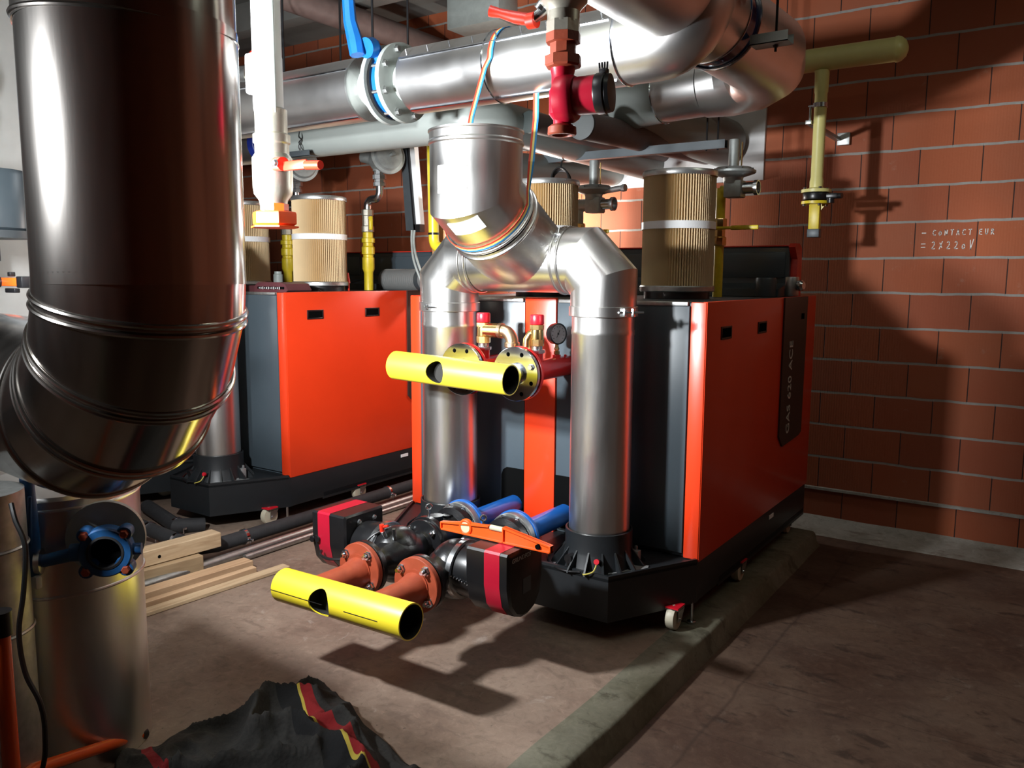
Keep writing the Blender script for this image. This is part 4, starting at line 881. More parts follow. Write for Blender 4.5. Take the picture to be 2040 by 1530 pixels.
MB().lathe([(0.026, 0), (0.03, 0.006), (0.03, 0.02), (0.02, 0.03)], (-1.225, 4.47, 1.46), (1, -0.2, 0), 12).build('screw', 'zinc', t)
MB().lathe([(0.052, 1.400), (0.054, 1.41), (0.054, 1.49), (0.05, 1.50)], (-1.375, 4.40, 0), (0, 0, 1), 28).build('dark_sleeve', 'chan', t)

# ================================================================== FLOW / RETURN STUBS, PUMPS, YELLOW PIPES
def axis_pipe(name, label, X, zc, m, y0=2.75, grp=None):
    t = thing(name, label, 'pipe', (X, y0, zc), grp)
    MB().lathe([(0.045, y0+0.02), (0.045, YF+0.01)], (X, 0, zc), (0, 1, 0), 40).build('pipe', m, t)
    MB().lathe([(0.045, y0), (0.110, y0), (0.111, y0+0.003), (0.111, y0+0.016), (0.109, y0+0.018), (0.06, y0+0.022), (0.045, y0+0.035)], (X, 0, zc), (0, 1, 0), 56).build('flange', m, t)
    return t
for X, lab in ((-1.85, 'gloss red flanged pipe with gauge, right-hand one'), (-2.125, 'gloss red flanged pipe behind the overexposed yellow pipe, left-hand one')):
    t = axis_pipe('flow_pipe', lab, X, 1.11, 'redpipe', 2.765, 'red flow pipes with safety valves')
    o = MB().lathe([(0.03, 2.737), (0.108, 2.737), (0.110, 2.739), (0.110, 2.753), (0.108, 2.755), (0.03, 2.755)], (X, 0, 1.11), (0, 1, 0), 64).build('blank_flange', 'chrome', t, 'bright zinc blank flange')
    cs = []
    for k in range(8):
        a = 2*PI*k/8+PI/8; c = MB().cyl((X+0.085*math.cos(a), 2.70, 1.11+0.085*math.sin(a)), (X+0.085*math.cos(a), 2.80, 1.11+0.085*math.sin(a)), 0.009, 16).build('cutter', 'dark', t); cs.append(c)
    cut(o, cs)
    MB().lathe([(0.104, 2.755), (0.104, 2.766)], (X, 0, 1.11), (0, 1, 0), 56).build('gasket', 'dark', t)
    b = MB(); b.lathe([(0.036, 0), (0.044, -0.006), (0.045, -0.02), (0.03, -0.022)], (X, 2.737, 1.11), (0, 1, 0), 40); b.build('weld_neck', 'chrome', t)
    if X == -1.85: MB().bolt((X+0.085*math.cos(PI/8), 2.737, 1.11+0.085*math.sin(PI/8)), (0, -1, 0), 0.012, 0.012).build('nut', 'zinc', t)
    # safety valve on a short socket
    yv = 2.90
    MB().lathe([(0.027, 1.14), (0.027, 1.185)], (X, yv, 0), (0, 0, 1), 24).build('socket', 'redpipe', t)
    s = thing('safety_valve', ('brass safety valve with red cap in front of the red strip, right-hand one' if X == -1.85 else 'brass safety valve with red cap and curved outlet elbow, left-hand one'), 'valve', (X, yv, 1.185), 'brass safety valves')
    MB().lathe([(0.034, 1.183), (0.035, 1.186), (0.035, 1.196), (0.026, 1.2)], (X, yv, 0), (0, 0, 1), 8).lathe([(0.024, 1.2), (0.024, 1.214)], (X, yv, 0), (0, 0, 1), 16).build('nut', 'zinc', s)
    MB().lathe([(0.026, 1.212), (0.031, 1.214), (0.031, 1.24), (0.026, 1.244), (0.026, 1.278), (0.030, 1.282), (0.030, 1.30), (0.026, 1.304)], (X, yv, 0), (0, 0, 1), 8).lathe([(0.027, 1.235), (0.029, 1.245), (0.027, 1.29)], (X, yv, 0), (0, 0, 1), 24).build('body', 'brass', s)
    MB().lathe([(0.029, 1.303), (0.030, 1.305), (0.030, 1.338), (0.027, 1.343)], (X, yv, 0), (0, 0, 1), 16).build('cap', 'capred', s, 'red cap')
    if X == -2.125:
        MB().cyl((X+0.01, yv, 1.268), (X+0.075, yv+0.01, 1.268), 0.031, 24).build('outlet', 'brass', s)
        MB().tube([(X+0.078, yv+0.01, 1.268)]+arc((X+0.092, yv+0.012, 1.218), (0, 0, 0.05), (0.05, 0, 0), 6)+[(X+0.142, yv+0.012, 1.195)], 0.027, 24).lathe([(0.031, 1.20), (0.033, 1.203), (0.033, 1.218), (0.03, 1.222)], (X+0.142, yv+0.012, 0), (0, 0, 1), 24).lathe([(0.033, 0), (0.033, 0.016)], (X+0.078, yv+0.01, 1.268), (1, 0.02, 0), 24).build('outlet_elbow', 'bronze', s, 'bronze outlet elbow')
        MB().cyl((X+0.142, yv+0.012, 1.198), (X+0.142, yv+0.012, 1.17), 0.024, 20).build('nipple', 'black', s)
    else:
        MB().tube([(X, yv, 1.268), (X-0.024, yv-0.015, 1.262), (X-0.036, yv-0.02, 1.24), (X-0.038, yv-0.02, 1.20)], [0.016, 0.015, 0.016, 0.017], 16).build('outlet', 'brass', s)
        MB().tube([(X+0.0, 2.93+0.13, 1.14), (X, 3.06, 1.165)], 0.018, 16).build('gauge_socket', 'redpipe', t)
        g = thing('pressure_gauge', 'round black pressure gauge on the red pipe', 'gauge', (X, 3.06, 1.165))
        MB().lathe([(0.010, 1.165), (0.013, 1.167), (0.013, 1.18), (0.008, 1.182), (0.012, 1.19), (0.008, 1.20), (0.007, 1.215)], (X, 3.06, 0), (0, 0, 1), 6).build('fitting', 'brass', g)
        ax = Vector((0.93, -0.36, 0)); c = Vector((X, 3.06, 1.255))
        MB().lathe([(0.040, -0.025), (0.046, -0.015), (0.046, 0.012), (0.041, 0.014), (0.041, 0.008)], c, ax, 36).build('case', 'black', g)
        MB().lathe([(0.0405, 0.006), (0.0405, 0.009)], c, ax, 36).build('dial', 'dial', g)
        x_, y_, d_ = frame(ax); b = MB(); b.cbox((0, 0, 0), (0.002, 0.001, 0.035))
        for v in b.bm.verts: v.co = c+d_*0.0105+x_*(v.co.x+v.co.z*0.5)+y_*(v.co.z*0.9)+d_*v.co.y
        for k in range(10):
            a = -0.7+k*0.5; q = c+d_*0.0100+x_*0.031*math.cos(a)+y_*0.031*math.sin(a); b.cbox(q, (0.0035, 0.001, 0.0035))
        b.lathe([(0.005, 0), (0.004, 0.003)], c+d_*0.009, ax, 12); b.build('needle', 'black', g)
        MB().lathe([(0.005, 0), (0.006, 0.01), (0.003, 0.012)], (X+0.02, 3.10, 1.152), (0, 0, 1), 12).build('vent_plug', 'redpipe', t)
for X, lab in ((-1.85, 'blue flanged return pipe, right-hand one, ending behind the front upright flue'), (-2.125, 'blue flanged return pipe, left-hand one, passing beside the red centre strip')):
    t = axis_pipe('boiler_return_pipe', lab, X, 0.434, 'bluepipe', 2.745, 'blue return pipes')
    MB().lathe([(0.04, 2.712), (0.103, 2.712), (0.105, 2.715), (0.105, 2.743), (0.04, 2.744)], (X, 0, 0.434), (0, 1, 0), 56).build('counter_flange', 'galv', t)
    b = MB(); flange_bolts(b, (X, 2.712, 0.434), (0, -1, 0), 0.084, 8, 0.015, 0.018, PI/8, 0.012); b.build('nut', 'chrome', t)

def pump(X, side, label):
    """black circulator on a return pipe: valve body, volute, motor with head on one side"""
    zc = 0.42; t = thing('circulator', label, 'pump', (X, 2.4, zc), 'large black circulators')
    MB().lathe([(0.05, 2.50), (0.098, 2.50), (0.100, 2.503), (0.100, 2.525), (0.075, 2.53), (0.070, 2.56), (0.070, 2.66), (0.10, 2.67), (0.102, 2.70), (0.06, 2.71)], (X, 0, zc+0.008), (0, 1, 0), 48).cyl((X, 2.57, zc), (X, 2.57, zc+0.10), 0.03, 20).cyl((X, 2.64, zc), (X, 2.64, zc+0.085), 0.02, 16).build('check_valve', 'blackiron', t)
    b = MB(); b.lathe([(0.05, 2.147), (0.098, 2.149), (0.100, 2.152), (0.100, 2.17), (0.06, 2.18), (0.055, 2.20), (0.065, 2.24), (0.085, 2.28), (0.09, 2.33), (0.085, 2.39), (0.065, 2.43), (0.055, 2.46), (0.06, 2.475), (0.098, 2.48), (0.100, 2.483), (0.100, 2.498), (0.05, 2.499)], (X, 0, zc), (0, 1, 0), 48)
    b.sphere((X+side*0.01, 2.335, zc), 0.112, (0.85, 1.0, 1.0), 32); bd = b.build('volute', 'blackiron', t)
    b = MB(); flange_bolts(b, (X, 2.5, zc), (0, 1, 0), 0.082, 4, 0.012, 0.02, PI/4, 0.01); flange_bolts(b, (X, 2.482, zc), (0, -1, 0), 0.082, 4, 0.012, 0.018, PI/4, 0.01); flange_bolts(b, (X, 2.695, zc), (0, -1, 0), 0.083, 4, 0.010, 0.014, PI/4, 0.01); b.build('flange_bolt', 'zinc', bd)
    e = MB(); e.cyl((X, 2.525, zc+0.06), (X, 2.525, zc+0.135), 0.0045, 10).torus((X, 2.525, zc+0.146), (0.6, -0.8, 0), 0.011, 0.004, 20, 8); e.build('eye_bolt', 'zinc', t)
    MB().lathe([(0.106, 0), (0.110, 0.001), (0.110, 0.022), (0.106, 0.023)], (X+side*0.045, 2.335, zc+0.01), (side, 0, 0), 48).build('clamp_band', 'zinc', t)
    MB().lathe([(0.095, 0.03), (0.098, 0.07), (0.094, 0.10), (0.088, 0.16)], (X+side*0.03, 2.335, zc+0.012), (side, 0, 0), 40).build('motor_barrel', 'black', t)
    xi, xo = (X+0.14, X+0.325) if side > 0 else (X-0.175, X-0.365); y0, y1, z0, z1 = 2.225, 2.445, 0.345, 0.563
    yc = (y0+y1)/2
    # head section: flat top, round chin
    def sec(x, g=0.0):
        a = y1-y0-2*g; pts = []
        for (py, pz) in ((0.03, 1), (0.97, 1), (1, 0.97), (1, 0.50), (0.93, 0.22), (0.78, 0.06), (0.6, 0.0), (0.4, 0.0), (0.22, 0.06), (0.07, 0.22), (0, 0.5), (0, 0.97)):
            pts.append((x, y0+g+a*py, z0+g-0.03+(z1-z0-2*g+0.03)*pz))
        return pts
    L = xo-xi
    MB().rings([sec(xi, 0.008), sec(xi+L*0.04), sec(xi+L*0.45)]).build('control_head', 'black', t)
    rb = MB().rings([sec(xi+L*0.45, -0.001), sec(xi+L*0.80, -0.001)]).build('crimson_band', 'pumpred', t)
    MB().rings([sec(xi+L*0.80), sec(xi+L*0.96), sec(xo, 0.010)]).build('face_cover', 'black', t)
    if side > 0:
        text('GRUNDFOS', 0.022, basis((xo+0.0006, y0+0.02, z1-0.035), (0, 1, 0), (0, 0, 1)), 'greyiron', 'lettering', t, 0.0005, 0.2)
        MB().box(xo-0.001, xo+0.001, yc-0.02, yc+0.03, 0.40, 0.455, 0.0).build('display', 'chan', t)
        b = MB()
        for k in range(7): b.sphere((X+0.07+k*0.012, 2.235-0.0, 0.435-k*0.003), 0.003, n=8)
        b.build('terminal_screw', 'zinc', t)
    else:
        b = MB(); b.cbox((xi-0.002, 2.30, 0.50), (0.01, 0.02, 0.05), 0.003); b.cbox((xi-0.002, 2.385, 0.50), (0.01, 0.02, 0.05), 0.003); b.build('boss', 'black', t)
        b = MB(); b.bolt((xi+0.002, 2.30, 0.528), (1, 0, 0), 0.009, 0.008); b.bolt((xi+0.002, 2.385, 0.528), (1, 0, 0), 0.009, 0.008); b.build('head_screw', 'zinc', t)
        MB().lathe([(0.014, 0), (0.014, 0.002)], (xi+0.008, 2.315, 0.462), (1, 0, 0), 20).build('round_sticker', 'white', t)
        b = MB()
        for (u, w_) in ((0.035, 0.46), (0.065, 0.455)): b.lathe([(0.013, 0), (0.012, 0.006)], (xo+0.075-u, y0-0.004, w_-0.01), (0, -1, 0), 16)
        b.build('cable_gland', 'black', t)
        b = MB(); pts = bezier([(xo+0.06, y0-0.006, 0.405), (xo+0.09, y0-0.035, 0.40), (xo+0.16, y0-0.045, 0.402), (xo+0.25, y0-0.02, 0.425), (X-0.06, 2.25, 0.50), (X-0.02, 2.30, 0.53)], 40); b.tube(pts, 0.006, 8); b.build('cable', 'wire', t)
        b = MB(); b.cyl((X-0.0, 2.27, 0.50), (X-0.0, 2.25, 0.535), 0.010, 12); b.cyl((X+0.035, 2.28, 0.50), (X+0.04, 2.27, 0.545), 0.007, 8); b.build('vent', 'zinc', t)
        MB().cyl((X-0.002, 2.252, 0.53), (X-0.002, 2.248, 0.56), 0.009, 12).cyl((X-0.002, 2.25, 0.55), (X+0.03, 2.25, 0.56), 0.005, 8).build('vent_cap', 'handlered', t, 'red vent lever')
    return t
pump(-1.85, 1, 'black and crimson circulator facing the camera under the orange spirit level')
pump(-2.125, -1, 'black and crimson circulator with its head to the left, seen from behind')
for X, lab in ((-1.85, 'rust-red primed flange spool nearer the open pipe end'), (-2.125, 'rust-red primed flange spool on the left, beside the crimson pump head')):
    t = thing('flange_spool', lab, 'pipe', (X, 2.0, 0.42), 'rust-red primed spools')
    MB().lathe([(0.046, 1.90), (0.046, 2.06), (0.050, 2.075), (0.058, 2.11), (0.060, 2.122)], (X, 0, 0.41), (0, 1, 0), 40).build('neck', 'primer', t)
    MB().lathe([(0.045, 2.115), (0.060, 2.115), (0.060, 2.119), (0.098, 2.121), (0.100, 2.124), (0.100, 2.142), (0.045, 2.143)], (X, 0, 0.42), (0, 1, 0), 56).build('flange', 'primer', t)
    b = MB(); flange_bolts(b, (X, 2.121, 0.42), (0, -1, 0), 0.080, 4, 0.015, 0.016, PI/4+0.12, 0.012); b.build('nut', 'chrome', t)

def open_pipe(name, label, a, b_, r, hole_x, hole_dir, hr, line=False):
    t = thing(name, label, 'pipe', ((a[0]+b_[0])/2, a[1], a[2]), 'short yellow header pipes')
    o = MB().tube([a, b_], r, 72, False, hollow=0.0045)
    A, B = Vector(a), Vector(b_)
    ob = o.build('shell', ['yellow', 'bore_black'], t)
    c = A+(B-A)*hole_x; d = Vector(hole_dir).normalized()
    cut(ob, [MB().cyl(c+d*0.01, c+d*(r+0.05), hr, 40).build('cutter', 'bore_black', t)])
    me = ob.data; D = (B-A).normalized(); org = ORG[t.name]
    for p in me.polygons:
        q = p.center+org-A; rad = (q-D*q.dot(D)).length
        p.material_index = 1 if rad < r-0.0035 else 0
    if line:
        fr = frame(D); u = Vector((0, -1.0, 0.02)).normalized(); 
        for (s0, s1) in ((0.0, 0.43), (0.60, 0.85)):
            p0, p1 = A+(B-A)*s0+u*r, A+(B-A)*s1+u*r; MB().tube([p0, p1], 0.0014, 6).build('scribed_line', 'black', t)
    return t
open_pipe('header_pipe', 'short open yellow pipe low above the floor, with hole and scribed black line', (-2.277, 1.90, 0.398), (-1.676, 1.90, 0.408), 0.060, 0.40, (0.0, -1.0, -0.06), 0.049, True)
open_pipe('header_pipe', 'overexposed short yellow pipe across the zinc flanges with a round hole', (-2.365, 2.60, 1.125), (-1.775, 2.60, 1.105), 0.060, 0.44, (-0.0, -1.0, 0.0), 0.045)

# spirit level lying on the pump head
t = thing('spirit_level', 'orange cast spirit level with two vials lying on the right pump', 'spirit level', (-1.65, 2.335, 0.565))
lx0, lx1, ly, lz = -1.895, -1.415, 2.325, 0.566
b = MB(); pr = [(lx0, lz), (lx1, lz), (lx1, lz+0.026), (lx1-0.195, lz+0.058), (lx1-0.195, lz+0.035), (lx1-0.26, lz+0.035), (lx1-0.26, lz+0.052), (lx0+0.12, lz+0.048), (lx0, lz+0.030)]
b.prism([(x, ly-0.004, z) for x, z in pr], (0, 0.008, 0)); b.box(lx0, lx1, ly-0.011, ly+0.011, lz, lz+0.006, 0.001)
b.prism([(lx1-0.195, ly-0.011, lz+0.052), (lx1-0.195, ly-0.011, lz+0.058), (lx1, ly-0.011, lz+0.026), (lx1, ly-0.011, lz+0.020)], (0, 0.022, 0)); b.box(lx1-0.005, lx1, ly-0.011, ly+0.011, lz, lz+0.026, 0.001); b.box(lx0, lx0+0.005, ly-0.011, ly+0.011, lz, lz+0.030, 0.001)
b.prism([(lx0, ly-0.011, lz+0.025), (lx0, ly-0.011, lz+0.030), (lx1-0.26, ly-0.011, lz+0.052), (lx1-0.26, ly-0.011, lz+0.047)], (0, 0.022, 0)); b.box(lx1-0.20, lx1-0.195, ly-0.011, ly+0.011, lz, lz+0.058, 0.001)
b.torus((lx0+0.115, ly-0.004, lz+0.028), (0, 1, 0), 0.024, 0.006, 32, 8); b.torus((lx0+0.115, ly+0.004, lz+0.028), (0, 1, 0), 0.024, 0.006, 32, 8)
b.build('body', 'orange', t)
MB().lathe([(0.020, -0.008), (0.020, 0.008)], (lx0+0.115, ly, lz+0.028), (0, 1, 0), 28).build('round_vial', 'glass', t, 'clear greenish vial')
MB().tube([(lx1-0.255, ly, lz+0.046), (lx1-0.20, ly, lz+0.046)], 0.010, 16).build('tube_vial', 'glass', t, 'clear greenish vial')
MB().lathe([(0.009, -0.0115), (0.009, 0.0115)], (lx1-0.052, ly, lz+0.015), (0, 1, 0), 18).build('hanging_hole', 'dark', t)

# ================================================================== STRAP over the header, holding the flue
def ribbon(pts, wv, w=0.024, name='strap', parent=None):
    """three coloured stripes along a path; wv = width direction per point"""
    n = len(pts)
    for i, m in enumerate(('strapred', 'strapyel', 'strapblue')):
        b = MB(); a0 = -w/2+w*i/3; a1 = a0+w/3-0.0003; ra = []
        for k in range(n):
            p = Vector(pts[k]); wd = Vector(wv[k] if isinstance(wv, list) else wv).normalized()
            tn = (Vector(pts[min(k+1, n-1)])-Vector(pts[max(k-1, 0)])).normalized(); nn = wd.cross(tn).normalized()*0.0012
            ra.append([p+wd*a0-nn, p+wd*a1-nn, p+wd*a1+nn, p+wd*a0+nn])
        b.rings(ra); b.build('stripe', m, parent)
t = thing('strap', 'red, yellow and blue striped strap slung over the silver pipe and round the flue collar', 'strap', (-2.05, 2.7, 2.3))
hx0 = -1.955
over = [Vector((hx0+0.0, HY+0.143*math.cos(a), HZ+0.143*math.sin(a))) for a in [PI*k/14 for k in range(15)]]
front = [Vector((-2.03, 2.655, 1.99)), Vector((-2.015, 2.67, 2.12)), Vector((-1.975, 2.70, 2.30))]
pth = front+list(reversed(over))[0:]
back = [over[0]+Vector((0.02, 0, -0.05))]
ribbon(front+[o for o in reversed(over)], (1, 0, 0), 0.026, parent=t)
# lower loop from the pipe, down beside the collar and round the slanted branch
A = Vector((-1.93, 2.585, 1.80)); C = Vector((-1.93, 2.95, 1.552)); d = (C-A).normalized(); u = Vector((1, 0, 0)); v = d.cross(u).normalized()
loop = []
for k in range(15):
    a = PI*0.08+PI*0.80*k/14 if False else (-0.10+PI*0.86*k/14)
    loop.append((A+d*0.085)+u*0.186*math.cos(a)+v*(0.186*math.sin(a)) )
if loop[7].z > A.z: loop = [(A+d*0.085)+u*0.186*math.cos(-0.10+PI*0.86*k/14)-v*(0.186*math.sin(-0.10+PI*0.86*k/14)) for k in range(15)]
top = [Vector((-1.80, HY-0.05, HZ-0.135)), Vector((-1.775, 2.76, 2.10)), Vector((-1.748, 2.69, 1.93)), Vector((-1.742, 2.66, 1.82))]
wd = [Vector((1, 0.2, 0))]*2+[Vector((0.5, 0.5, 0))]+[d]*(1+len(loop))
ribbon(top+loop, wd, 0.024, parent=t)

# ================================================================== FOREGROUND DUCT (large segmented elbow)
t = thing('flue_duct', 'huge foreground stainless duct dropping from the ceiling and bending to the left', 'duct', (-1.62, 1.0, 1.4))
dx, dy, dr = -1.648, 1.025, 0.209
def seg(path, name, seams):
    MB().tube(path, dr, 96, False).build(name, 'steel_dark', t, sharp=12)
MB().tube([(dx-0.012, dy, 3.499), (dx-0.006, dy, 1.985)], dr+0.001, 96, False).build('upper_section', 'steel_dark', t)
MB().tube([(dx, dy, 2.0), (dx, dy, 1.48)], dr, 96, False).build('middle_section', 'steel_dark', t)
rb = MB(); rb.torus((dx-0.006, dy, 1.992), (0.08, 0.0, 1), dr+0.001, 0.0055, 96, 8); rb.build('seam_ring', 'steel_dark', t)
# elbow: 4 gores turning from down to -X
hd = Vector((-0.9956, 0.0939, 0)).normalized(); Rb = 0.324; cc = Vector((dx, dy, 1.504))+hd*Rb
K = 5
def ep(th): return cc - hd*Rb*math.cos(th) - Vector((0, 0, 1))*Rb*math.sin(th)
def ed(th): return (hd*math.sin(th) - Vector((0, 0, 1))*math.cos(th)).normalized()
ths = [0, 0.224, 0.60, 0.983, 1.36, PI/2]
# gores: straight pieces meeting on the radial planes at ths

radial = []
side = hd.cross(Vector((0, 0, 1))).normalized()
for i, th in enumerate(ths):
    rad = (ep(th)-cc).normalized(); radial.append([ep(th)+side*(dr*math.cos(2*PI*k/96))+rad*(dr*math.sin(2*PI*k/96)) for k in range(96)])
for i in range(K):
    mid = []
    tm = (ths[i]+ths[i+1])/2; h = (ths[i+1]-ths[i])/2
    MB().rings([radial[i], radial[i+1]], True, False, False).build('elbow_gore', 'steel_dark', t, sharp=25)
for i, th in enumerate(ths):
    b = MB()
    if i in (0, 5): b.bm.free(); continue
    for off in ((-0.010, 0.010) if i < 4 else (0.0,)):
        b.torus(ep(th)+ed(th)*off, ed(th), dr+0.001, 0.0058, 96, 8)
    b.build('seam_ring', 'steel_dark', t)
MB().tube([ep(PI/2), ep(PI/2)+hd*1.6], dr, 96, False).build('horizontal_section', 'steel_dark', t)

# steel tank / pipe standing behind it, with the side spigot
tx, ty, tr = -2.45, 1.215, 0.222
t = thing('steel_cylinder', 'upright shiny stainless cylinder standing on the floor, bottom left', 'tank', (tx, ty, 0.08))
MB().lathe([(tr, 0.08), (tr, 0.885), (tr-0.01, 0.895), (0.0, 0.90)], (tx, ty, 0), (0, 0, 1), 80, True, False).build('shell', 'clad2', t) if False else MB().lathe([(tr, 0.081), (tr, 0.885), (tr-0.01, 0.895), (0.01, 0.90)], (tx, ty, 0), (0, 0, 1), 80).build('shell', 'steel', t)
b = MB()
for z in (0.86, 0.615): b.torus((tx, ty, z), (0, 0, 1), tr, 0.005, 80, 8)
b.build('bead', 'steel', t)
# grey disc and blue lug valve
vc = Vector((-2.125, 1.175, 0.757)); vd = Vector((0.80, -0.60, 0.0)).normalized()
vd = Vector((0.74, -0.67, 0)).normalized()
t = thing('lug_valve', 'blue lug-type butterfly valve with rusty bolts and a long neck, on a grey disc', 'valve', tuple(vc))
MB().lathe([(0.100, -0.02), (0.102, -0.018), (0.102, 0.0), (0.05, 0.0)], vc-vd*0.035+Vector((-0.02, 0.0, 0.02)), vd, 56).build('grey_disc', 'greyiron', t)
o = MB().lathe([(0.046, 0), (0.066, 0.0), (0.068, 0.004), (0.068, 0.040), (0.064, 0.045), (0.046, 0.045), (0.045, 0.004)], vc-vd*0.02, vd, 48)
fx_, fy_, fd_ = frame(vd)
for k in range(4):
    a = PI/4+k*PI/2; c = vc-vd*0.018+fx_*0.070*math.cos(a)+fy_*0.070*math.sin(a); o.lathe([(0.019, 0), (0.020, 0.004), (0.020, 0.036), (0.018, 0.04)], c, vd, 20)
    c2 = vc-vd*0.018+fx_*0.058*math.cos(a)+fy_*0.058*math.sin(a); o.lathe([(0.022, 0.003), (0.022, 0.036)], c2, vd, 16)
o.lathe([(0.016, 0), (0.016, 0.022)], vc+fx_*0.066*(-1 if fx_.x < 0 else 1)+vd*0.003, fx_*(-1 if fx_.x < 0 else 1), 16)
o.build('body', 'blueold', t)
MB().lathe([(0.0465, 0.001), (0.047, 0.046), (0.041, 0.047), (0.040, 0.001)], vc-vd*0.02, vd, 48).build('rubber_seat', 'rubber', t)
MB().lathe([(0.045, 0.0), (0.045, 0.003)], vc-vd*0.006, vd, 48).build('disc', 'dark', t)
b = MB()
for k in range(4):
    a = PI/4+k*PI/2; c = vc+vd*0.020+fx_*0.070*math.cos(a)+fy_*0.070*math.sin(a); b.bolt(c, vd, 0.011, 0.014)
b.build('rusty_bolt', 'primer', t)
MB().cyl(vc-vd*0.05, vc-vd*0.10, 0.045, 32).build('spigot', 'steel', t)
sx = fx_ if fx_.x < 0 else -fx_
b = MB(); n0 = vc+sx*0.06; n1 = vc+sx*0.158+Vector((0, 0, -0.018)); b.tube([n0, n1], [0.019, 0.017], 16); b.lathe([(0.024, 0), (0.024, 0.03)], n0, sx, 16); b.build('neck', 'blueold', t)
b = MB(); b.lathe([(0.022, 0), (0.034, 0.002), (0.034, 0.016), (0.02, 0.018)], n1, sx, 28); b.build('notched_plate', 'zinc', t)
b = MB(); l0 = n1+sx*0.024; b.tube([l0+Vector((0, 0, -0.035)), l0+Vector((0, 0, 0.09)), l0+Vector((-0.004, 0.0, 0.23))], [0.022, 0.020, 0.017], 12); b.tube([l0+Vector((0.012, -0.01, 0.05)), l0+Vector((0.040, -0.02, 0.11)), l0+Vector((0.050, -0.02, 0.19))], 0.005, 8); b.build('hand_lever', 'blueold', t, 'blue lever')
MB().cbox(l0+Vector((0.012, -0.004, -0.05)), (0.045, 0.018, 0.035), 0.006).build('index_plate', 'whitepipe', t)
# grey upright pipe at the left edge
t = thing('grey_upright_pipe', 'dull grey upright pipe with a seam at the left edge, behind the black cable', 'pipe', (-2.235, 0.905, 0.08))
MB().lathe([(0.11, 0.081), (0.11, 0.962)], (-2.235, 0.905, 0), (0, 0, 1), 48).build('shell', 'galv', t)
b = MB(); b.torus((-2.235, 0.905, 0.60), (0, 0, 1), 0.11, 0.005, 48, 6); b.torus((-2.235, 0.905, 0.82), (0, 0, 1), 0.11, 0.005, 48, 6); b.build('bead', 'galv', t)
b = MB(); b.tube(bezier([(-2.18, 0.80, 0.93), (-2.17, 0.805, 0.89), (-2.18, 0.80, 0.86)]), 0.004, 6); b.cyl((-2.175, 0.80, 0.85), (-2.165, 0.80, 0.875), 0.005, 8); b.build('foil_tape', 'zinc', t)
# black cable hanging
tag(MB().tube(bezier([(-2.03, 0.90, 0.965), (-2.004, 0.895, 0.93), (-1.975, 0.899, 0.871), (-1.97, 0.886, 0.767), (-1.971, 0.87, 0.674), (-1.952, 0.869, 0.582), (-1.918, 0.881, 0.513), (-1.903, 0.88, 0.444), (-1.904, 0.866, 0.352), (-1.93, 0.80, 0.20), (-1.96, 0.70, 0.087)], 60), 0.006, 8).build('hanging_cable', 'wire'), 'thin black cable hanging in front of the steel cylinder', 'cable')

# lamp stand: orange tubes (the work lamp itself is above, out of view)
t = thing('lamp_stand', 'orange tubular floor stand at the left edge, one leg on the floor', 'stand', (-2.44, 0.93, 0.08))
b = MB(); b.tube([(-2.275, 1.325, 0.10), (-2.13, 0.945, 0.235), (-1.95, 0.80, 0.31), (-1.885, 0.795, 0.32)], 0.017, 20); b.build('leg', 'stand', t)
b = MB(); b.tube([(-1.878, 0.793, 0.32), (-1.70, 0.45, 0.10)], 0.017, 20); b.build('leg', 'stand', t)
b = MB(); b.cyl((-2.275, 1.325, 0.10), (-2.282, 1.344, 0.094), 0.019, 16); b.build('foot_cap', 'black', t)
b = MB(); b.cyl((-1.878, 0.793, 0.09), (-1.878, 0.793, 0.722), 0.018, 20); b.build('post', 'stand', t)
b = MB(); b.cyl((-1.878, 0.793, 0.722), (-1.878, 0.793, 0.775), 0.024, 20); b.build('grip', 'black', t)
b = MB(); b.tube([(-1.878, 0.793, 0.32), (-2.22, 0.55, 0.10)], 0.017, 12); b.build('joint', 'stand', t)

# background at the far left, glimpsed beside the duct
t = thing('buffer_tank', 'overexposed silver tank seen at the left edge beside the duct', 'tank', (-4.9, 2.0, 0.08))
MB().lathe([(0.36, 0.081), (0.36, 2.9), (0.3, 3.0), (0.02, 3.05)], (-4.62, 1.95, 0), (0, 0, 1), 64).build('shell', 'whitepipe', t)
t = thing('blue_lever_valve', 'blue valve with a raised lever at the upper left edge', 'valve', (-3.6, 1.65, 2.1))
MB().lathe([(0.05, 0), (0.06, 0.01), (0.06, 0.06), (0.05, 0.07)], (-3.60, 1.60, 2.16), (0.3, -1, 0), 28).cyl((-3.60, 1.57, 2.16), (-3.60, 1.57, 2.30), 0.028, 16).cbox((-3.555, 1.57, 2.04), (0.05, 0.03, 0.06), 0.004).build('body', 'bluevalve', t)
MB().tube([(-3.62, 1.57, 2.30), (-3.585, 1.60, 2.36), (-3.51, 1.63, 2.50)], [0.02, 0.013, 0.012], 12).build('lever', 'bluevalve', t)
t = thing('dark_motor', 'dark grey cylindrical motor at the left edge beside the duct', 'motor', (-3.6, 1.6, 1.6))
MB().lathe([(0.13, 1.67), (0.145, 1.68), (0.145, 1.89), (0.135, 1.91)], (-3.66, 1.62, 0), (0, 0, 1), 40).build('drum', 'slate', t)
MB().lathe([(0.147, 1.64), (0.147, 1.67)], (-3.66, 1.62, 0), (0, 0, 1), 40).cyl((-3.66, 1.62, 1.55), (-3.66, 1.62, 1.64), 0.03, 16).build('foot', 'chan', t)
MB().tube(bezier([(-3.60, 1.50, 1.66), (-3.64, 1.48, 1.60), (-3.66, 1.48, 1.50), (-3.65, 1.48, 1.35)]), 0.012, 8).build('cable', 'wire', t)
t = thing('quick_clamp', 'small orange and black clamp hanging at the left edge', 'clamp', (-3.1, 1.45, 1.45))
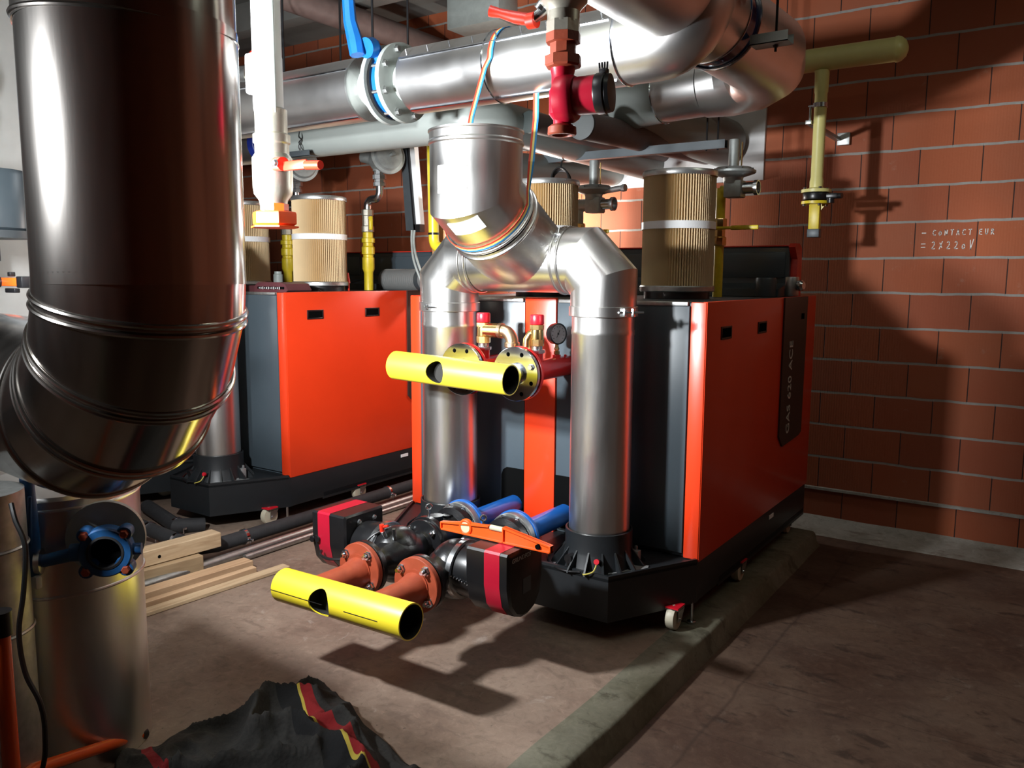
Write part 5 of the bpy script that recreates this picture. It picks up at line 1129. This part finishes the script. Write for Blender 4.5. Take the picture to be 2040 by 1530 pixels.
MB().box(-3.24, -3.05, 1.43, 1.455, 1.455, 1.485, 0.004).build('bar', 'orange', t)
MB().box(-3.06, -3.02, 1.425, 1.46, 1.45, 1.49, 0.004).cbox((-3.12, 1.44, 1.44), (0.07, 0.02, 0.016), 0.003).cbox((-3.12, 1.44, 1.497), (0.02, 0.02, 0.016), 0.003).cyl((-3.19, 1.40, 1.47), (-3.19, 1.43, 1.47), 0.02, 12).build('jaw', 'black', t)

# ================================================================== FLOOR: timber, drain pipes, blanket
def beam(a, b_, w_, h_, z0, m, name, label, tilt=0.0, hole=None):
    a, b_ = Vector((*a, 0)), Vector((*b_, 0)); d = (b_-a); L = d.length; d.normalize(); n_ = Vector((-d.y, d.x, 0))
    t0 = Vector((0, 0, z0)); t1 = Vector((0, 0, z0+tilt))
    bm = MB(); bm.rings([[a-n_*w_/2+t0, a+n_*w_/2+t0, a+n_*w_/2+t0+Vector((0, 0, h_)), a-n_*w_/2+t0+Vector((0, 0, h_))], [b_-n_*w_/2+t1, b_+n_*w_/2+t1, b_+n_*w_/2+t1+Vector((0, 0, h_)), b_-n_*w_/2+t1+Vector((0, 0, h_))]])
    bmesh.ops.bevel(bm.bm, geom=bm.bm.edges[:], offset=0.0025, segments=1, affect='EDGES')
    if hole:
        c = a+d*hole[0]; side = n_ if n_.x > 0 else -n_
        bm.mi = 1; bm.lathe([(0.008, 0), (0.008, 0.0008)], c+side*(w_/2)+Vector((0, 0, z0+hole[1])), side, 16)
    return tag(bm.build(name, [m, 'dark']), label, 'timber', 'loose timber beside the steel cylinder')
beam((-3.16, 1.55), (-3.095, 2.60), 0.055, 0.018, 0.081, 'wood', 'timber_lath', 'palest thin lath lying nearest the open floor')
beam((-3.22, 1.55), (-3.17, 2.47), 0.035, 0.033, 0.081, 'wood3', 'timber_lath', 'orange-toned lath, second from the open floor')
beam((-3.32, 1.55), (-3.25, 2.50), 0.075, 0.045, 0.081, 'wood3', 'timber_lath', 'thicker lath between the orange one and the blocks')
beam((-3.50, 1.75), (-3.42, 2.34), 0.10, 0.085, 0.081, 'wood2', 'timber_block', 'brown timber block under the pale beam')
beam((-3.52, 1.70), (-3.44, 2.46), 0.085, 0.072, 0.167, 'wood', 'timber_beam', 'pale squared beam with a knot hole, on top of the brown block', 0.004, (0.45, 0.035))
def drain(pts, r, label, clamps=(), name='drain_pipe', m='rubber'):
    t = thing(name, label, 'pipe', pts[0], 'black insulated pipes on the floor')
    MB().tube(pts, r, 24).build('insulation', m, t)
    b = MB()
    for (p, ax) in clamps:
        b.lathe([(r+0.001, -0.010), (r+0.005, -0.009), (r+0.005, 0.009), (r+0.001, 0.010)], p, ax, 28); b.box(p[0]-0.01+r, p[0]+0.035+r, p[1]-0.006, p[1]+0.006, p[2]-0.012, p[2]+0.0, 0.002)
        b.cyl((p[0]+r+0.012, p[1], p[2]-0.01), (p[0]+r+0.012, p[1], 0.082), 0.003, 6)
    if clamps: b.build('pipe_clip', 'chrome', t)
    return t
drain([(-4.35, 2.47, 0.16), (-3.70, 2.415, 0.155), (-3.53, 2.42, 0.15), (-3.49, 2.50, 0.15), (-3.487, 3.0, 0.15), (-3.50, 4.9, 0.15)], 0.036, 'black insulated pipe bending round and running between the two boilers',
      [((-3.98, 2.44, 0.157), (1, -0.08, 0)), ((-3.70, 2.416, 0.155), (1, -0.05, 0)), ((-3.489, 2.66, 0.15), (0, 1, 0)), ((-3.494, 3.75, 0.15), (0, 1, 0))])
drain([(-3.40, 2.0, 0.103), (-3.405, 2.9, 0.103), (-3.385, 4.9, 0.103)], 0.022, 'thin grey pipe lying on the floor parallel to the insulated one', m='galv')
drain([(-3.345, 2.55, 0.098), (-3.34, 4.9, 0.098)], 0.016, 'thinnest pipe on the floor, right of the other two', m='galv')
drain([(-4.5, 2.75, 0.125), (-4.02, 2.62, 0.125), (-3.95, 2.75, 0.11)], 0.040, 'short bent black pipe under the left boiler nose', [((-4.02, 2.63, 0.125), (1, -0.2, 0))])
# crumpled grey blanket
def blanket():
    m = bpy.data.materials.new('grey_blanket_cloth'); m.use_nodes = True; nt = m.node_tree; bs = nt.nodes['Principled BSDF']; bs.inputs['Roughness'].default_value = 0.95; h = NT(nt)
    at = nt.nodes.new('ShaderNodeAttribute'); at.attribute_name = 'flat'; sp = nt.nodes.new('ShaderNodeSeparateXYZ'); nt.links.new(at.outputs['Vector'], sp.inputs[0]); V = sp.outputs[1]
    tc = nt.nodes.new('ShaderNodeTexCoord'); n1 = h.noise(tc.outputs['Object'], 90, 4); base = h.mix(n1, (0.009, 0.009, 0.009), (0.036, 0.033, 0.030))
    def band(v, a, b_): return h.m('MULTIPLY', h.m('GREATER_THAN', v, a), h.m('LESS_THAN', v, b_))
    for (a, b_, c) in ((0.16, 0.215, (0.22, 0.008, 0.010)), (0.215, 0.226, (0.45, 0.34, 0.05)), (0.226, 0.30, (0.006, 0.006, 0.007)), (0.84, 0.885, (0.20, 0.008, 0.012))): base = h.mix(band(V, a, b_), base, c)
    nt.links.new(base, bs.inputs['Base Color'])
    bp = nt.nodes.new('ShaderNodeBump'); bp.inputs['Strength'].default_value = 0.6; bp.inputs['Distance'].default_value = 0.004; nt.links.new(n1, bp.inputs['Height']); nt.links.new(bp.outputs[0], bs.inputs['Normal'])
    NU, NV = 110, 110; b = MB(); L = []; fl = []
    # corners on the platform: back corner, left, front, right
    cA, cB, cC, cD = Vector((-2.13, 1.885)), Vector((-2.22, 1.22)), Vector((-1.50, 0.90)), Vector((-1.36, 1.66))
    for i in range(NU+1):
        row = []
        for j in range(NV+1):
            u_, v_ = i/NU, j/NV
            # u from A towards B, v from A towards D
            p = cA*(1-u_)*(1-v_)+cB*u_*(1-v_)+cD*(1-u_)*v_+cC*u_*v_
            q = Vector((u_*4.0, v_*4.0, 0.3)); wx_ = noise.noise(q)*0.10; wy_ = noise.noise(q+Vector((9, 4, 1)))*0.09
            edge = min(u_, 1-u_, v_, 1-v_); e = min(1, edge*7)
            rg = 1-abs(noise.noise(Vector((u_*3.2+3, v_*4.5+1, 1.7)))*2.1); rg2 = 1-abs(noise.noise(Vector((u_*7.5, v_*6.0+8, 5.2)))*2.0); rg3 = 1-abs(noise.noise(Vector((u_*14, v_*12, 2.2)))*2.0)
            z = 0.083+max(0, rg)**3*0.075*(0.25+0.75*e)+max(0, rg2)**2*0.022*(0.3+0.7*e)+max(0, rg3)**2*0.0025+0.018*e
            row.append(b.bm.verts.new((p.x+wx_*(0.35+0.4*e), p.y+wy_*(0.35+0.4*e), z))); fl.append((u_, v_))
        L.append(row)
    for i in range(NU):
        for j in range(NV): b.bm.faces.new((L[i][j], L[i+1][j], L[i+1][j+1], L[i][j+1]))
    M['blanket'] = m; o = b.build('blanket', 'blanket', sharp=180, recalc=False)
    at_ = o.data.attributes.new('flat', 'FLOAT_VECTOR', 'POINT')
    for k, (u_, v_) in enumerate(fl):
        at_.data[k].vector = (v_, u_ + 0.03*noise.noise(Vector((v_*5, u_*5, 0))), 0)
    sd = o.modifiers.new('thickness', 'SOLIDIFY'); sd.thickness = 0.006; sd.offset = 0
    return tag(o, 'crumpled dark grey wool blanket with red and yellow stripes on the floor', 'blanket')
blanket()
